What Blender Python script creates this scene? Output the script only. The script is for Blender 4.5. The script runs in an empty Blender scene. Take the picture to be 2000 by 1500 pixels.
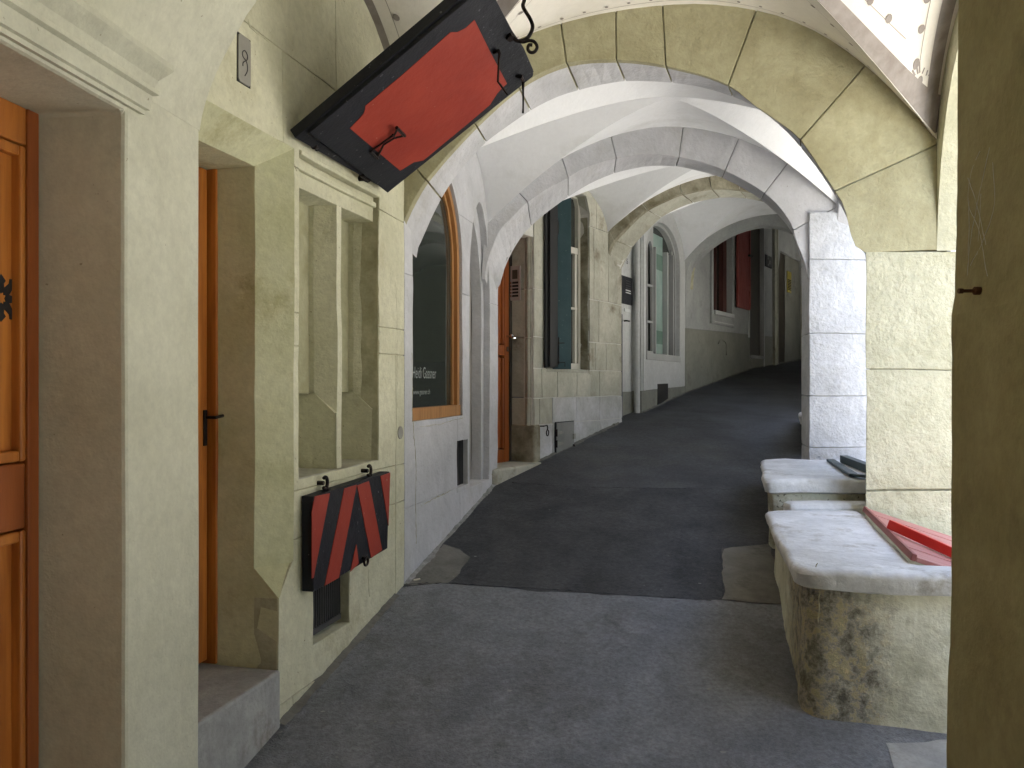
import bpy, bmesh, math, random
from math import sin, cos, pi, radians, sqrt
from mathutils import Vector as V, noise
from mathutils.geometry import delaunay_2d_cdt
random.seed(7)
sc = bpy.context.scene
C = sc.collection

# ---------------------------------------------------------------- camera, sky, sun, exposure
cd = bpy.data.cameras.new('camera'); cam = bpy.data.objects.new('camera', cd); C.objects.link(cam)
cd.sensor_width = 36; cd.lens = 28.8; cd.clip_start = 0.05; cd.clip_end = 500
cam.location = (0, 0, 0); cam.rotation_euler = (radians(90), 0, 0)      # z = 0 is the eye, the ground here is 2 m lower
sc.camera = cam
SUN_EL, SUN_AZ = radians(60), radians(-163)          # azimuth from +Y towards +X
w = bpy.data.worlds.new('World'); sc.world = w; w.use_nodes = True
nt = w.node_tree; nt.nodes.clear()
sky = nt.nodes.new('ShaderNodeTexSky'); sky.sky_type = 'NISHITA'; sky.sun_disc = False
sky.sun_elevation = SUN_EL; sky.sun_rotation = SUN_AZ; sky.air_density = 1.0; sky.dust_density = 2.0; sky.ozone_density = 1.0
bg = nt.nodes.new('ShaderNodeBackground'); bg.inputs[1].default_value = 0.10
wo = nt.nodes.new('ShaderNodeOutputWorld'); nt.links.new(sky.outputs[0], bg.inputs[0]); nt.links.new(bg.outputs[0], wo.inputs[0])
sd = bpy.data.lights.new('sun', 'SUN'); sd.energy = 5.0; sd.angle = radians(0.5); sd.color = (1.0, .95, .86)
so = bpy.data.objects.new('sun', sd); C.objects.link(so)
sdir = V((sin(SUN_AZ)*cos(SUN_EL), cos(SUN_AZ)*cos(SUN_EL), sin(SUN_EL)))
so.rotation_euler = sdir.to_track_quat('Z', 'Y').to_euler(); so.location = (0, 0, 30)
sc.view_settings.view_transform = 'Standard'; sc.view_settings.look = 'None'
sc.view_settings.exposure = 3.47; sc.view_settings.gamma = 1.0; sc.view_settings.use_curve_mapping = False
sc.cycles.use_denoising = True
sc.cycles.max_bounces = 10; sc.cycles.diffuse_bounces = 7
sc.cycles.sample_clamp_indirect = 6

# ---------------------------------------------------------------- materials
MATS = {}
def nd(t, kind, **kw):
    n = t.nodes.new(kind)
    for k, v in kw.items():
        if k in n.inputs.keys(): n.inputs[k].default_value = v
        else: setattr(n, k, v)
    return n
def mat(name, c1, c2=None, rough=.85, scale=2.0, bump=0.0, bscale=60, bump2=0.0, b2scale=9, spec=.3, metal=0.0,
        grain=None, vary=0.0, bd=.004, bd2=.02, mott=26, mamt=.09, speck=None, contrast=(.35, .65), stain=None, stscale=1.2, stlim=(.55, .7), wave=0.0):
    if name in MATS: return MATS[name]
    m = bpy.data.materials.new(name); m.use_nodes = True; t = m.node_tree
    b = t.nodes['Principled BSDF']; b.inputs['Roughness'].default_value = rough
    b.inputs['Specular IOR Level'].default_value = spec; b.inputs['Metallic'].default_value = metal
    tc = nd(t, 'ShaderNodeTexCoord'); co = tc.outputs['Object']
    if grain:
        mp = nd(t, 'ShaderNodeMapping'); mp.inputs['Scale'].default_value = grain; t.links.new(co, mp.inputs[0]); cg = mp.outputs[0]
    else: cg = co
    c2 = c2 or c1
    n1 = nd(t, 'ShaderNodeTexNoise', Scale=scale, Detail=7.0, Roughness=.62, Distortion=.3); t.links.new(cg, n1.inputs['Vector'])
    rm = nd(t, 'ShaderNodeValToRGB'); rm.color_ramp.elements[0].position = contrast[0]; rm.color_ramp.elements[1].position = contrast[1]
    rm.color_ramp.elements[0].color = (*c1, 1); rm.color_ramp.elements[1].color = (*c2, 1)
    t.links.new(n1.outputs[0], rm.inputs[0]); col = rm.outputs[0]
    if stain:
        n3 = nd(t, 'ShaderNodeTexNoise', Scale=stscale, Detail=9.0, Roughness=.7); t.links.new(co, n3.inputs['Vector'])
        r3 = nd(t, 'ShaderNodeMapRange'); r3.inputs[1].default_value = stlim[0]; r3.inputs[2].default_value = stlim[1]
        t.links.new(n3.outputs[0], r3.inputs[0])
        mx = nd(t, 'ShaderNodeMixRGB'); mx.inputs[2].default_value = (*stain, 1); t.links.new(r3.outputs[0], mx.inputs[0]); t.links.new(col, mx.inputs[1]); col = mx.outputs[0]
    if speck:
        n4 = nd(t, 'ShaderNodeTexNoise', Scale=speck[0], Detail=2.0, Roughness=.5); t.links.new(co, n4.inputs['Vector'])
        r4 = nd(t, 'ShaderNodeMapRange'); r4.inputs[1].default_value = speck[1]; r4.inputs[2].default_value = speck[1]+.05
        t.links.new(n4.outputs[0], r4.inputs[0])
        mx = nd(t, 'ShaderNodeMixRGB'); mx.inputs[2].default_value = (*speck[2], 1); t.links.new(r4.outputs[0], mx.inputs[0]); t.links.new(col, mx.inputs[1]); col = mx.outputs[0]
    if bump >= .3:
        n5 = nd(t, 'ShaderNodeTexNoise', Scale=mott, Detail=4.0, Roughness=.75); t.links.new(co, n5.inputs['Vector'])
        r5 = nd(t, 'ShaderNodeMapRange'); r5.inputs[1].default_value = .3; r5.inputs[2].default_value = .7; r5.inputs[3].default_value = 1-mamt; r5.inputs[4].default_value = 1+mamt
        t.links.new(n5.outputs[0], r5.inputs[0]); h5 = nd(t, 'ShaderNodeHueSaturation'); t.links.new(r5.outputs[0], h5.inputs['Value']); t.links.new(col, h5.inputs['Color']); col = h5.outputs[0]
    if vary:
        oi = nd(t, 'ShaderNodeObjectInfo'); mr = nd(t, 'ShaderNodeMapRange'); mr.inputs[3].default_value = 1-vary; mr.inputs[4].default_value = 1+vary
        t.links.new(oi.outputs['Random'], mr.inputs[0]); hs = nd(t, 'ShaderNodeHueSaturation'); t.links.new(mr.outputs[0], hs.inputs['Value']); t.links.new(col, hs.inputs['Color']); col = hs.outputs[0]
    t.links.new(col, b.inputs['Base Color'])
    nrm = None
    for st, s_, d_ in ((bump, bscale, bd), (bump2, b2scale, bd2)):
        if st:
            n2 = nd(t, 'ShaderNodeTexNoise', Scale=s_, Detail=5.0, Roughness=.6); t.links.new(cg if grain else co, n2.inputs['Vector'])
            bp = nd(t, 'ShaderNodeBump', Strength=st, Distance=d_); t.links.new(n2.outputs[0], bp.inputs['Height'])
            if nrm: t.links.new(nrm, bp.inputs['Normal'])
            nrm = bp.outputs[0]
    if nrm: t.links.new(nrm, b.inputs['Normal'])
    MATS[name] = m; return m

M = dict(
 near=mat('smooth_cream_plaster', (.47,.465,.355), (.565,.56,.445), .7, 1.5, .3, 80, .35, 5, stain=(.40,.39,.30), stscale=1.3, stlim=(.54,.75), speck=(60,.74,(.3,.28,.2))),
 yellow=mat('pale_yellow_limewash', (.51,.50,.35), (.625,.61,.455), .85, 2.4, .6, 60, .6, 9, vary=.03, stain=(.40,.37,.23), stscale=1.9, stlim=(.55,.75), speck=(75,.715,(.26,.23,.15)), bd=.006),
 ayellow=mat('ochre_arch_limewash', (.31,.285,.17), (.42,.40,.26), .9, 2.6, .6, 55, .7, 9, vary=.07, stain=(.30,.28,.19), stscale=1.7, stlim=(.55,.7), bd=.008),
 olive=mat('shaded_yellow_pier_paint', (.30,.265,.13), (.38,.34,.18), .85, 3, .4, 60, .5, 7, stain=(.22,.19,.10), stscale=2.5, stlim=(.55,.75)),  # yellow pier paint darkened to olive, the pier's shade put into the colour
 yrough=mat('pale_yellow_rough_render', (.42,.41,.29), (.51,.50,.375), .9, 3.5, .85, 34, .9, 8, stain=(.40,.38,.29), stscale=2.2, stlim=(.58,.75), bd=.016, bd2=.03),
 lilac=mat('cool_white_limewash', (.47,.475,.49), (.59,.59,.61), .85, 2.6, .6, 55, .6, 9, vary=.03, stain=(.42,.41,.38), stscale=2.1, stlim=(.55,.8), speck=(75,.73,(.28,.27,.25)), bd=.006, mamt=.045),
 lrough=mat('cool_white_rough_render', (.52,.535,.555), (.64,.655,.68), .9, 3.5, .75, 30, .8, 7, stain=(.52,.52,.52), stscale=2.0, stlim=(.6,.75), bd=.016, bd2=.03),
 stone=mat('weathered_sandstone', (.34,.335,.27), (.48,.47,.39), .9, 3.0, .5, 60, .5, 12, vary=.09, stain=(.17,.14,.09), stscale=2.2, stlim=(.57,.72)),
 washed=mat('limewashed_sandstone', (.36,.36,.33), (.56,.56,.57), .9, 2.4, .5, 60, .6, 10, stain=(.24,.22,.17), stscale=2.5, stlim=(.58,.75)),
 stain=mat('dark_stained_sandstone', (.15,.13,.08), (.34,.32,.24), .9, 6.0, .6, 50, .6, 12, vary=.08),
 mortar=mat('pale_mortar', (.52,.51,.46), (.60,.59,.54), .95, 6, .5, 60),
 ymort=mat('grubby_joint', (.34,.32,.21), (.50,.48,.34), .95, 9, .6, 50),
 vault0=mat('warm_white_vault_paint', (.74,.71,.64), (.82,.79,.72), .8, 1.5, .3, 60, .35, 5, mamt=.03, stain=(.60,.56,.48), stscale=1.6, stlim=(.56,.8)),
 vault=mat('white_vault_paint', (.80,.81,.82), (.86,.87,.88), .8, 1.8, .3, 60, .35, 4, mamt=.025, stain=(.66,.66,.64), stscale=1.5, stlim=(.55,.8)),
 band=mat('painted_grey_band', (.25,.22,.20), (.34,.31,.29), .85, 9),
 wood=mat('varnished_orange_pine', (.30,.085,.012), (.55,.20,.035), .38, 2.6, .12, 40, spec=.5, grain=(6,6,.5)),
 wood2=mat('varnished_red_pine', (.24,.06,.012), (.36,.10,.02), .4, 2.6, .12, 40, spec=.5, grain=(6,6,.5)),
 wood3=mat('oak_window_frame', (.30,.14,.045), (.46,.23,.08), .5, 3, .15, 40, grain=(8,8,.8)),
 black=mat('matt_black_paint', (.009,.010,.013), (.018,.019,.025), .6, 3, .25, 80, .3, 10, speck=(55,.70,(.12,.12,.13))),
 red=mat('dull_red_paint', (.27,.034,.022), (.35,.050,.030), .5, 2.5, .15, 80, .25, 8, speck=(48,.73,(.40,.20,.16))),
 iron=mat('dark_forged_iron', (.012,.010,.010), (.035,.025,.022), .5, 12, .6, 60, metal=.6),
 rust=mat('rusty_iron', (.06,.028,.015), (.14,.07,.04), .8, 20, .6, 60, metal=.3),
 reveal=mat('shaded_olive_blind_panel', (.34,.33,.20), (.43,.42,.28), .9, 2.5, .4, 50, .4, 10, stain=(.30,.28,.14), stscale=2.4, stlim=(.52,.75)),  # olive panel paint darkened so the recess shade is in the colour
 step=mat('worn_grey_step', (.27,.27,.26), (.40,.40,.385), .9, 5, .6, 60, .5, 12, stain=(.18,.16,.13), stscale=3),
 asph=mat('worn_asphalt', (.042,.044,.048), (.085,.089,.098), .7, 2.2, 1.0, 130, .4, 14, bd=.007, mott=38, mamt=.28, speck=(210,.66,(.16,.16,.16)), stain=(.11,.108,.10), stscale=.9, stlim=(.55,.8), contrast=(.3,.7)),
 asph0=mat('old_asphalt_sky_sheen', (.120,.127,.140), (.250,.260,.282), .6, 2.6, 1.0, 130, .5, 12, bd=.007, mott=48, mamt=.30, speck=(210,.64,(.24,.24,.24)), stain=(.085,.085,.085), stscale=1.3, stlim=(.52,.7), contrast=(.3,.7)),  # older asphalt, made paler and bluer to hold the sky's sheen
 asph2=mat('fresh_asphalt', (.034,.036,.040), (.072,.075,.082), .65, 3, 1.0, 110, .5, 16, bd=.010, mott=36, mamt=.38, speck=(190,.66,(.13,.13,.13))),
 conc=mat('grey_concrete_patch', (.13,.125,.11), (.20,.195,.175), .9, 5, .7, 70, stain=(.08,.08,.07), stscale=3),
 slab=mat('worn_pale_stone_slab', (.54,.55,.55), (.74,.75,.76), .75, 3.5, .5, 60, .6, 11, stain=(.27,.25,.20), stscale=4, stlim=(.56,.72)),
 pink=mat('faded_pink_red_paint', (.38,.15,.13), (.48,.24,.21), .6, 3, .2, 40, grain=(1,12,1)),
 brightred=mat('bright_red_paint', (.50,.02,.018), (.58,.035,.028), .4, 3, .1, 60),
 green=mat('dark_teal_shutter_paint', (.030,.072,.082), (.052,.100,.112), .5, 2.5, .2, 60, .1, 12, speck=(60,.71,(.15,.2,.2))),
 dgreen=mat('dark_green_paint', (.03,.05,.05), (.05,.075,.075), .5, 4),
 white=mat('cream_window_paint', (.56,.54,.46), (.64,.62,.54), .5, 3, .1, 60),
 grey=mat('grey_window_paint', (.36,.37,.36), (.42,.43,.42), .5, 3, .1, 60),
 metal=mat('dull_grey_metal', (.20,.20,.19), (.28,.28,.26), .5, 4, .15, 60, metal=.3),
 bright=mat('brushed_steel', (.55,.55,.55), (.65,.65,.65), .25, 4, metal=1.0),
 plate=mat('aged_grey_plate', (.26,.25,.22), (.34,.33,.29), .5, 5, .1, 60, metal=.3),
 intercom=mat('beige_aluminium', (.36,.31,.28), (.42,.37,.34), .45, 3, metal=.2),
 dark=mat('dark_grey_paint', (.045,.045,.045), (.07,.07,.07), .5, 3),
 navy=mat('navy_paint', (.012,.013,.03), (.02,.02,.05), .4, 3),
 brown=mat('dark_brown_paint', (.05,.042,.03), (.075,.065,.048), .5, 3),
 dado=mat('grey_green_dado_paint', (.20,.20,.17), (.26,.26,.22), .85, 2, .3, 60, stain=(.15,.14,.12), stscale=2),
 fwhite=mat('darker_far_wall_paint', (.30,.31,.30), (.38,.39,.375), .85, 2, .3, 60, stain=(.22,.22,.20), stscale=2.5, stlim=(.56,.75)),  # darker copy of the off-white wall paint, for the far end
 ywhite=mat('off_white_wall_paint', (.46,.47,.46), (.54,.55,.54), .85, 2, .3, 60),
 redsh=mat('flaking_red_shutter_paint', (.20,.03,.025), (.38,.11,.09), .7, 5, .3, 60, grain=(9,9,.6)),
 brass=mat('yellow_brass', (.42,.34,.06), (.50,.42,.10), .4, 5, metal=.2),
 label_white=mat('white_lettering', (.62,.64,.62), None, .6, 3),
 faded=mat('faded_window_lettering', (.26,.28,.27), None, .6, 3),
 ink=mat('black_lettering', (.02,.02,.02), None, .6, 3),
 paper=mat('pale_green_poster', (.22,.32,.28), (.34,.44,.40), .7, 3),
 cobble=mat('street_setts', (.34,.335,.32), (.42,.41,.39), .8, 8, 1.0, 20),
 far=mat('pale_sandstone_facade', (.40,.39,.36), (.48,.47,.44), .9, 2, .3, 20),
 roof=mat('brown_roof_tiles', (.14,.07,.045), (.22,.11,.07), .9, 4, .5, 12),
 bone=mat('cigarette_paper', (.7,.65,.55), None, .8, 3),
)
# dark reflective shop glass
g = bpy.data.materials.new('shop_glass'); g.use_nodes = True; b = g.node_tree.nodes['Principled BSDF']
b.inputs['Base Color'].default_value = (.035, .042, .036, 1); b.inputs['Roughness'].default_value = .04; b.inputs['IOR'].default_value = 1.8
nn = nd(g.node_tree, 'ShaderNodeTexNoise', Scale=3.0); bb = nd(g.node_tree, 'ShaderNodeBump', Strength=.02, Distance=.02)
g.node_tree.links.new(nn.outputs[0], bb.inputs['Height']); g.node_tree.links.new(bb.outputs[0], b.inputs['Normal']); M['glass'] = g
# bench body: pale render with a flaked, mossy corner
def bench_mat(center):
    m = mat('flaking_bench_render', (.60,.59,.43), (.74,.74,.62), .9, 2.5, .6, 50, .7, 9, stain=(.42,.42,.31), stscale=3.2, stlim=(.52,.68)); t = m.node_tree; b = t.nodes['Principled BSDF']
    src = b.inputs['Base Color'].links[0].from_socket
    tc = nd(t, 'ShaderNodeTexCoord')
    sub = nd(t, 'ShaderNodeVectorMath', operation='SUBTRACT'); sub.inputs[1].default_value = center; t.links.new(tc.outputs['Object'], sub.inputs[0])
    mul = nd(t, 'ShaderNodeVectorMath', operation='MULTIPLY'); mul.inputs[1].default_value = (1.15, .5, .55); t.links.new(sub.outputs[0], mul.inputs[0])
    ln = nd(t, 'ShaderNodeVectorMath', operation='LENGTH'); t.links.new(mul.outputs[0], ln.inputs[0])
    nz = nd(t, 'ShaderNodeTexNoise', Scale=7.0, Detail=8.0, Roughness=.7); t.links.new(tc.outputs['Object'], nz.inputs['Vector'])
    ad = nd(t, 'ShaderNodeMath', operation='MULTIPLY_ADD'); ad.inputs[1].default_value = .75; t.links.new(nz.outputs[0], ad.inputs[0]); t.links.new(ln.outputs['Value'], ad.inputs[2])
    mr = nd(t, 'ShaderNodeMapRange'); mr.inputs[1].default_value = .80; mr.inputs[2].default_value = .60; t.links.new(ad.outputs[0], mr.inputs[0])
    n2 = nd(t, 'ShaderNodeTexNoise', Scale=16.0, Detail=9.0, Roughness=.75); t.links.new(tc.outputs['Object'], n2.inputs['Vector'])
    r2 = nd(t, 'ShaderNodeValToRGB'); cr = r2.color_ramp; cr.elements[0].position = .36; cr.elements[0].color = (.12,.11,.085,1); cr.elements[1].position = .66; cr.elements[1].color = (.62,.52,.30,1)
    for p_, c_ in ((.44,(.22,.21,.16,1)), (.50,(.34,.33,.29,1)), (.56,(.50,.42,.25,1)), (.60,(.32,.32,.22,1))):
        e = cr.elements.new(p_); e.color = c_
    t.links.new(n2.outputs[0], r2.inputs[0])
    mx = nd(t, 'ShaderNodeMixRGB'); t.links.new(mr.outputs[0], mx.inputs[0]); t.links.new(src, mx.inputs[1]); t.links.new(r2.outputs[0], mx.inputs[2])
    t.links.new(mx.outputs[0], b.inputs['Base Color'])
    b1 = nd(t, 'ShaderNodeBump', Strength=.8, Distance=.012); mm = nd(t, 'ShaderNodeMath', operation='MULTIPLY'); t.links.new(mr.outputs[0], mm.inputs[0]); t.links.new(n2.outputs[0], mm.inputs[1])
    t.links.new(mm.outputs[0], b1.inputs['Height']); t.links.new(b.inputs['Normal'].links[0].from_socket, b1.inputs['Normal']); t.links.new(b1.outputs[0], b.inputs['Normal'])
    return m

# ---------------------------------------------------------------- frames and mesh building
FPX = 1600.0
class Frame:
    """local axes: a along the surface, b up, c out of the surface"""
    def __init__(s, o, d, up=(0, 0, 1), n=None):
        s.O = V(o) if len(o) == 3 else V((o[0], o[1], 0)); s.X = V(d) if len(d) == 3 else V((d[0], d[1], 0)); s.X.normalize()
        s.Y = V(up).normalized(); s.Z = V(n).normalized() if n else s.X.cross(s.Y)
    def p(s, a, b, c=0.0): return s.O + s.X*a + s.Y*b + s.Z*c
    def at(s, px, py, c=0.0):
        r = V(((px-1000)/FPX, 1, (750-py)/FPX)); t = (s.Z.dot(s.O)+c)/s.Z.dot(r); q = r*t - s.O
        return (q.dot(s.X), q.dot(s.Y))
    def a(s, px, c=0.0): return s.at(px, 750, c)[0]
    def depth(s, px, a):
        r = V(((px-1000)/FPX, 1, 0)); t = (a+s.X.dot(s.O))/s.X.dot(r); return s.Z.dot(r*t-s.O)
    def at_all(s, pts, c=0.0): return [s.at(x, y, c) for x, y in pts]
WOB = .006
def wob(p, amp=WOB):
    return p + noise.noise_vector(p*2.3)*amp + noise.noise_vector(p*9.0)*amp*.4 + noise.noise_vector(p*31.0)*amp*.28
class MB:
    def __init__(s, wobble=0.0): s.v = []; s.f = []; s.m = []; s.w = wobble
    def vert(s, p): s.v.append(V(p)); return len(s.v)-1
    def face(s, idx, m=0): s.f.append(tuple(idx)); s.m.append(m)
    def box(s, F, a0, a1, b0, b1, c0, c1, m=0, na=1, nb=1):
        """box in frame coordinates, optionally cut along a and b so that it can undulate"""
        g = {}
        def q(i, j, k):
            if (i, j, k) not in g: g[i, j, k] = s.vert(F.p(a0+(a1-a0)*i/na, b0+(b1-b0)*j/nb, (c0, c1)[k]))
            return g[i, j, k]
        for i in range(na):
            for j in range(nb):
                s.face((q(i,j,1), q(i+1,j,1), q(i+1,j+1,1), q(i,j+1,1)), m); s.face((q(i,j,0), q(i,j+1,0), q(i+1,j+1,0), q(i+1,j,0)), m)
        for i in range(na):
            s.face((q(i,0,0), q(i+1,0,0), q(i+1,0,1), q(i,0,1)), m); s.face((q(i,nb,0), q(i,nb,1), q(i+1,nb,1), q(i+1,nb,0)), m)
        for j in range(nb):
            s.face((q(0,j,0), q(0,j,1), q(0,j+1,1), q(0,j+1,0)), m); s.face((q(na,j,0), q(na,j+1,0), q(na,j+1,1), q(na,j,1)), m)
        return s
    def prism(s, F, pts, c0, c1, m=0):
        """polygon (a,b) pushed out from c0 to c1"""
        n = len(pts); A = [s.vert(F.p(a, b, c0)) for a, b in pts]; B = [s.vert(F.p(a, b, c1)) for a, b in pts]
        s.face(A[::-1], m); s.face(B, m)
        for i in range(n): s.face((A[i], A[(i+1) % n], B[(i+1) % n], B[i]), m)
        return s
    def slab(s, F, outer, holes, c0, c1, m=0, mh=None, seg=.12):
        """sheet with openings, thickness from c0 (back) to c1 (front)"""
        loops = [dens(outer, seg)]+[dens(h, seg) for h in holes]
        vs, es = [], []
        for L in loops:
            k = len(vs); vs += [V(p) for p in L]; es += [(k+i, k+(i+1) % len(L)) for i in range(len(L))]
        ov, oe, of, *_ = delaunay_2d_cdt(vs, es, [], 0, 1e-5)
        keep = []
        for f in of:
            c = (ov[f[0]]+ov[f[1]]+ov[f[2]])/3
            if inside(c, loops[0]) and not any(inside(c, h) for h in loops[1:]): keep.append(f)
        F1 = {}; F0 = {}
        def q(D, i, c):
            if i not in D: D[i] = s.vert(F.p(ov[i].x, ov[i].y, c))
            return D[i]
        cnt = {}
        for f in keep:
            s.face([q(F1, i, c1) for i in f], m); s.face([q(F0, i, c0) for i in f[::-1]], m)
            for i in range(3):
                e = (f[i], f[(i+1) % 3]); cnt[e] = 1
        for e in cnt:
            if (e[1], e[0]) not in cnt: s.face((F1[e[1]], F1[e[0]], F0[e[0]], F0[e[1]]), mh if mh is not None else m)
        return s
    def tube(s, pts, r, m=0, n=8, cap=True):
        pts = [V(p) for p in pts]; rings = []; prev = None
        rs = r if isinstance(r, (list, tuple)) else [r]*len(pts)
        for i, p in enumerate(pts):
            t = (pts[min(i+1, len(pts)-1)]-pts[max(i-1, 0)]).normalized()
            if prev is None: prev = t.orthogonal().normalized()
            u = (prev-t*prev.dot(t)).normalized(); prev = u; w_ = t.cross(u)
            rings.append([s.vert(p+(u*cos(2*pi*k/n)+w_*sin(2*pi*k/n))*rs[i]) for k in range(n)])
        for a, b in zip(rings, rings[1:]):
            for k in range(n): s.face((a[k], a[(k+1) % n], b[(k+1) % n], b[k]), m)
        if cap: s.face(rings[0][::-1], m); s.face(rings[-1], m)
        return s
    def strip(s, F, path, width, c0, c1, m=0):
        """flat bar of given width following a path (a,b)"""
        L = []; R = []
        for i, p in enumerate(path):
            p = V(p); t = (V(path[min(i+1, len(path)-1)])-V(path[max(i-1, 0)])).normalized(); n = V((-t.y, t.x))
            L.append(p+n*width/2); R.append(p-n*width/2)
        rows = []
        for l, r in zip(L, R):
            rows.append((s.vert(F.p(l.x, l.y, c1)), s.vert(F.p(r.x, r.y, c1)), s.vert(F.p(r.x, r.y, c0)), s.vert(F.p(l.x, l.y, c0))))
        for a, b in zip(rows, rows[1:]):
            for k in range(4): s.face((a[k], a[(k+1) % 4], b[(k+1) % 4], b[k]), m)
        s.face(rows[0][::-1], m); s.face(rows[-1], m)
        return s
    def mesh(s, name, mats, off):
        me = bpy.data.meshes.new(name)
        vs = [(wob(p, s.w) if s.w else p)-off for p in s.v]
        me.from_pydata(vs, [], s.f)
        for x in mats: me.materials.append(x)
        me.polygons.foreach_set('material_index', s.m)
        bm = bmesh.new(); bm.from_mesh(me); bmesh.ops.recalc_face_normals(bm, faces=bm.faces); bm.to_mesh(me); bm.free()
        return me
def dens(L, seg):
    out = []
    for i, p in enumerate(L):
        p = V(p); q = V(L[(i+1) % len(L)]); n = max(1, int((q-p).length/seg)) if (q-p).length < 4 else 12
        out += [p.lerp(q, k/n) for k in range(n)]
    return out
def inside(c, L):
    r = False; n = len(L)
    for i in range(n):
        a, b = L[i], L[(i+1) % n]
        if (a[1] > c[1]) != (b[1] > c[1]) and c[0] < (b[0]-a[0])*(c[1]-a[1])/(b[1]-a[1])+a[0]: r = not r
    return r
def rect(a0, a1, b0, b1): return [(a0, b0), (a1, b0), (a1, b1), (a0, b1)]
def arched(a0, a1, b0, spring, rise, n=14, pointed=False):
    """opening with an arched head"""
    c = (a0+a1)/2; h = (a1-a0)/2; pts = [(a0, b0), (a1, b0)]
    for i in range(n+1):
        t = i/n
        if pointed:
            x = h*(1-2*t); y = rise*(1-abs(1-2*t)**1.9)**.62
        else: x = h*cos(pi*t); y = rise*sin(pi*t)
        pts.append((c+x, spring+y))
    return pts
def smooth(pts, n=6):
    P = [V(p) for p in pts]; out = []
    for i in range(len(P)-1):
        p0 = P[max(i-1, 0)]; p1 = P[i]; p2 = P[i+1]; p3 = P[min(i+2, len(P)-1)]
        for k in range(n):
            t = k/n; out.append(.5*((2*p1)+(p2-p0)*t+(2*p0-5*p1+4*p2-p3)*t*t+(3*p1-p0-3*p2+p3)*t**3))
    out.append(P[-1]); return out
class Curve:
    def __init__(s, pts, n=6):
        s.P = smooth(pts, n) if n else [V(p) for p in pts]; s.L = [0]
        for a, b in zip(s.P, s.P[1:]): s.L.append(s.L[-1]+(b-a).length)
    def __call__(s, t):
        d = min(max(t, 0), 1)*s.L[-1]
        for i in range(1, len(s.L)):
            if s.L[i] >= d:
                k = (d-s.L[i-1])/max(1e-9, s.L[i]-s.L[i-1]); return s.P[i-1].lerp(s.P[i], k)
        return s.P[-1]
    def near(s, q):
        q = V(q); best = (9e9, 0)
        for i in range(401):
            d = (s(i/400)-q).length
            if d < best[0]: best = (d, i/400)
        return best[1]
    def zx(s, x):
        for a, b in zip(s.P, s.P[1:]):
            if (a.x-x)*(b.x-x) <= 0 and abs(b.x-a.x) > 1e-9: return a.y+(b.y-a.y)*(x-a.x)/(b.x-a.x)
        return s.P[0].y if x < s.P[0].x else s.P[-1].y

ROOT = {}
def thing(name, label, cat, loc=(0, 0, 0), group=None):
    o = bpy.data.objects.new(name, None); o.empty_display_size = .1; o.location = loc; C.objects.link(o)
    o['label'] = label; o['category'] = cat; o['kind'] = 'thing'
    if group: o['group'] = group
    ROOT[o.name] = V(loc); return o
def root_loc(o):
    while o is not None and o.parent: o = o.parent
    return V(o.location) if o else V((0, 0, 0))
def obj(name, mb, m, parent=None, bev=0.0, sm=False, label=None, cat=None, kind=None, group=None):
    ms = m if isinstance(m, (list, tuple)) else [m]
    off = root_loc(parent)
    loc = V((0, 0, 0))
    if parent is None: loc = sum(mb.v, V((0, 0, 0)))/max(1, len(mb.v)); off = loc
    me = mb.mesh(name, ms, off)
    o = bpy.data.objects.new(name, me); C.objects.link(o)
    if parent: o.parent = parent
    else: o.location = loc
    if sm:
        me.polygons.foreach_set('use_smooth', [True]*len(me.polygons)); me.set_sharp_from_angle(angle=radians(38))
    if bev:
        md = o.modifiers.new('bevel', 'BEVEL'); md.width = bev; md.segments = 2; md.limit_method = 'ANGLE'; md.angle_limit = radians(40)
    if label: o['label'] = label
    if cat: o['category'] = cat
    if kind: o['kind'] = kind
    if group: o['group'] = group
    return o
def lettering(F, text, a, b, width, height, c, m, parent, name='lettering'):
    cu = bpy.data.curves.new(name, 'FONT'); cu.body = text; to = bpy.data.objects.new(name, cu); C.objects.link(to)
    dg = bpy.context.evaluated_depsgraph_get(); me = bpy.data.meshes.new_from_object(to.evaluated_get(dg))
    xs = [v.co.x for v in me.vertices]; ys = [v.co.y for v in me.vertices]; x0, x1 = min(xs), max(xs)
    mb = MB(); sx = width/(x1-x0); sy = height/.72
    for v in me.vertices: mb.vert(F.p(a+(v.co.x-x0)*sx, b+v.co.y*sy, c))
    for p in me.polygons: mb.face(p.vertices)
    bpy.data.objects.remove(to); bpy.data.meshes.remove(me)
    return obj(name, mb, m, parent)

# ---------------------------------------------------------------- ground
GP = [(-40, -9.6), (0, -2.0), (8.42, -.40), (9.107, -.319), (10.6, -.119), (13.25, .25), (16.3, .48), (60, 2.5)]
def gz(y):
    for (y0, z0), (y1, z1) in zip(GP, GP[1:]):
        if y <= y1: return z0+(z1-z0)*(y-y0)/(y1-y0)
    return GP[-1][1]
def ghit(px, py, dz=0):
    k, m_ = (px-1000)/FPX, (750-py)/FPX; y0, y1 = .1, 40
    f = lambda y: m_*y-gz(y)-dz
    for _ in range(60):
        ym = (y0+y1)/2
        if f(y0)*f(ym) <= 0: y1 = ym
        else: y0 = ym
    return V((k*y0, y0, gz(y0)+dz))
gm = MB(); ys = sorted(set([-40, -20, -10, -5, 0, 2, 4, 6, 8.42, 9.107, 10.6, 12, 13.25, 16.3, 25, 60])); xs = [-40, -12, -4, -2, 0, 1, 2, 3, 4, 6, 12, 40]
gi = [[gm.vert((x, y, gz(y))) for x in xs] for y in ys]
for j in range(len(ys)-1):
    for i in range(len(xs)-1): gm.face((gi[j][i], gi[j][i+1], gi[j+1][i+1], gi[j+1][i]))
obj('pavement', gm, M['asph'], kind='structure')
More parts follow.
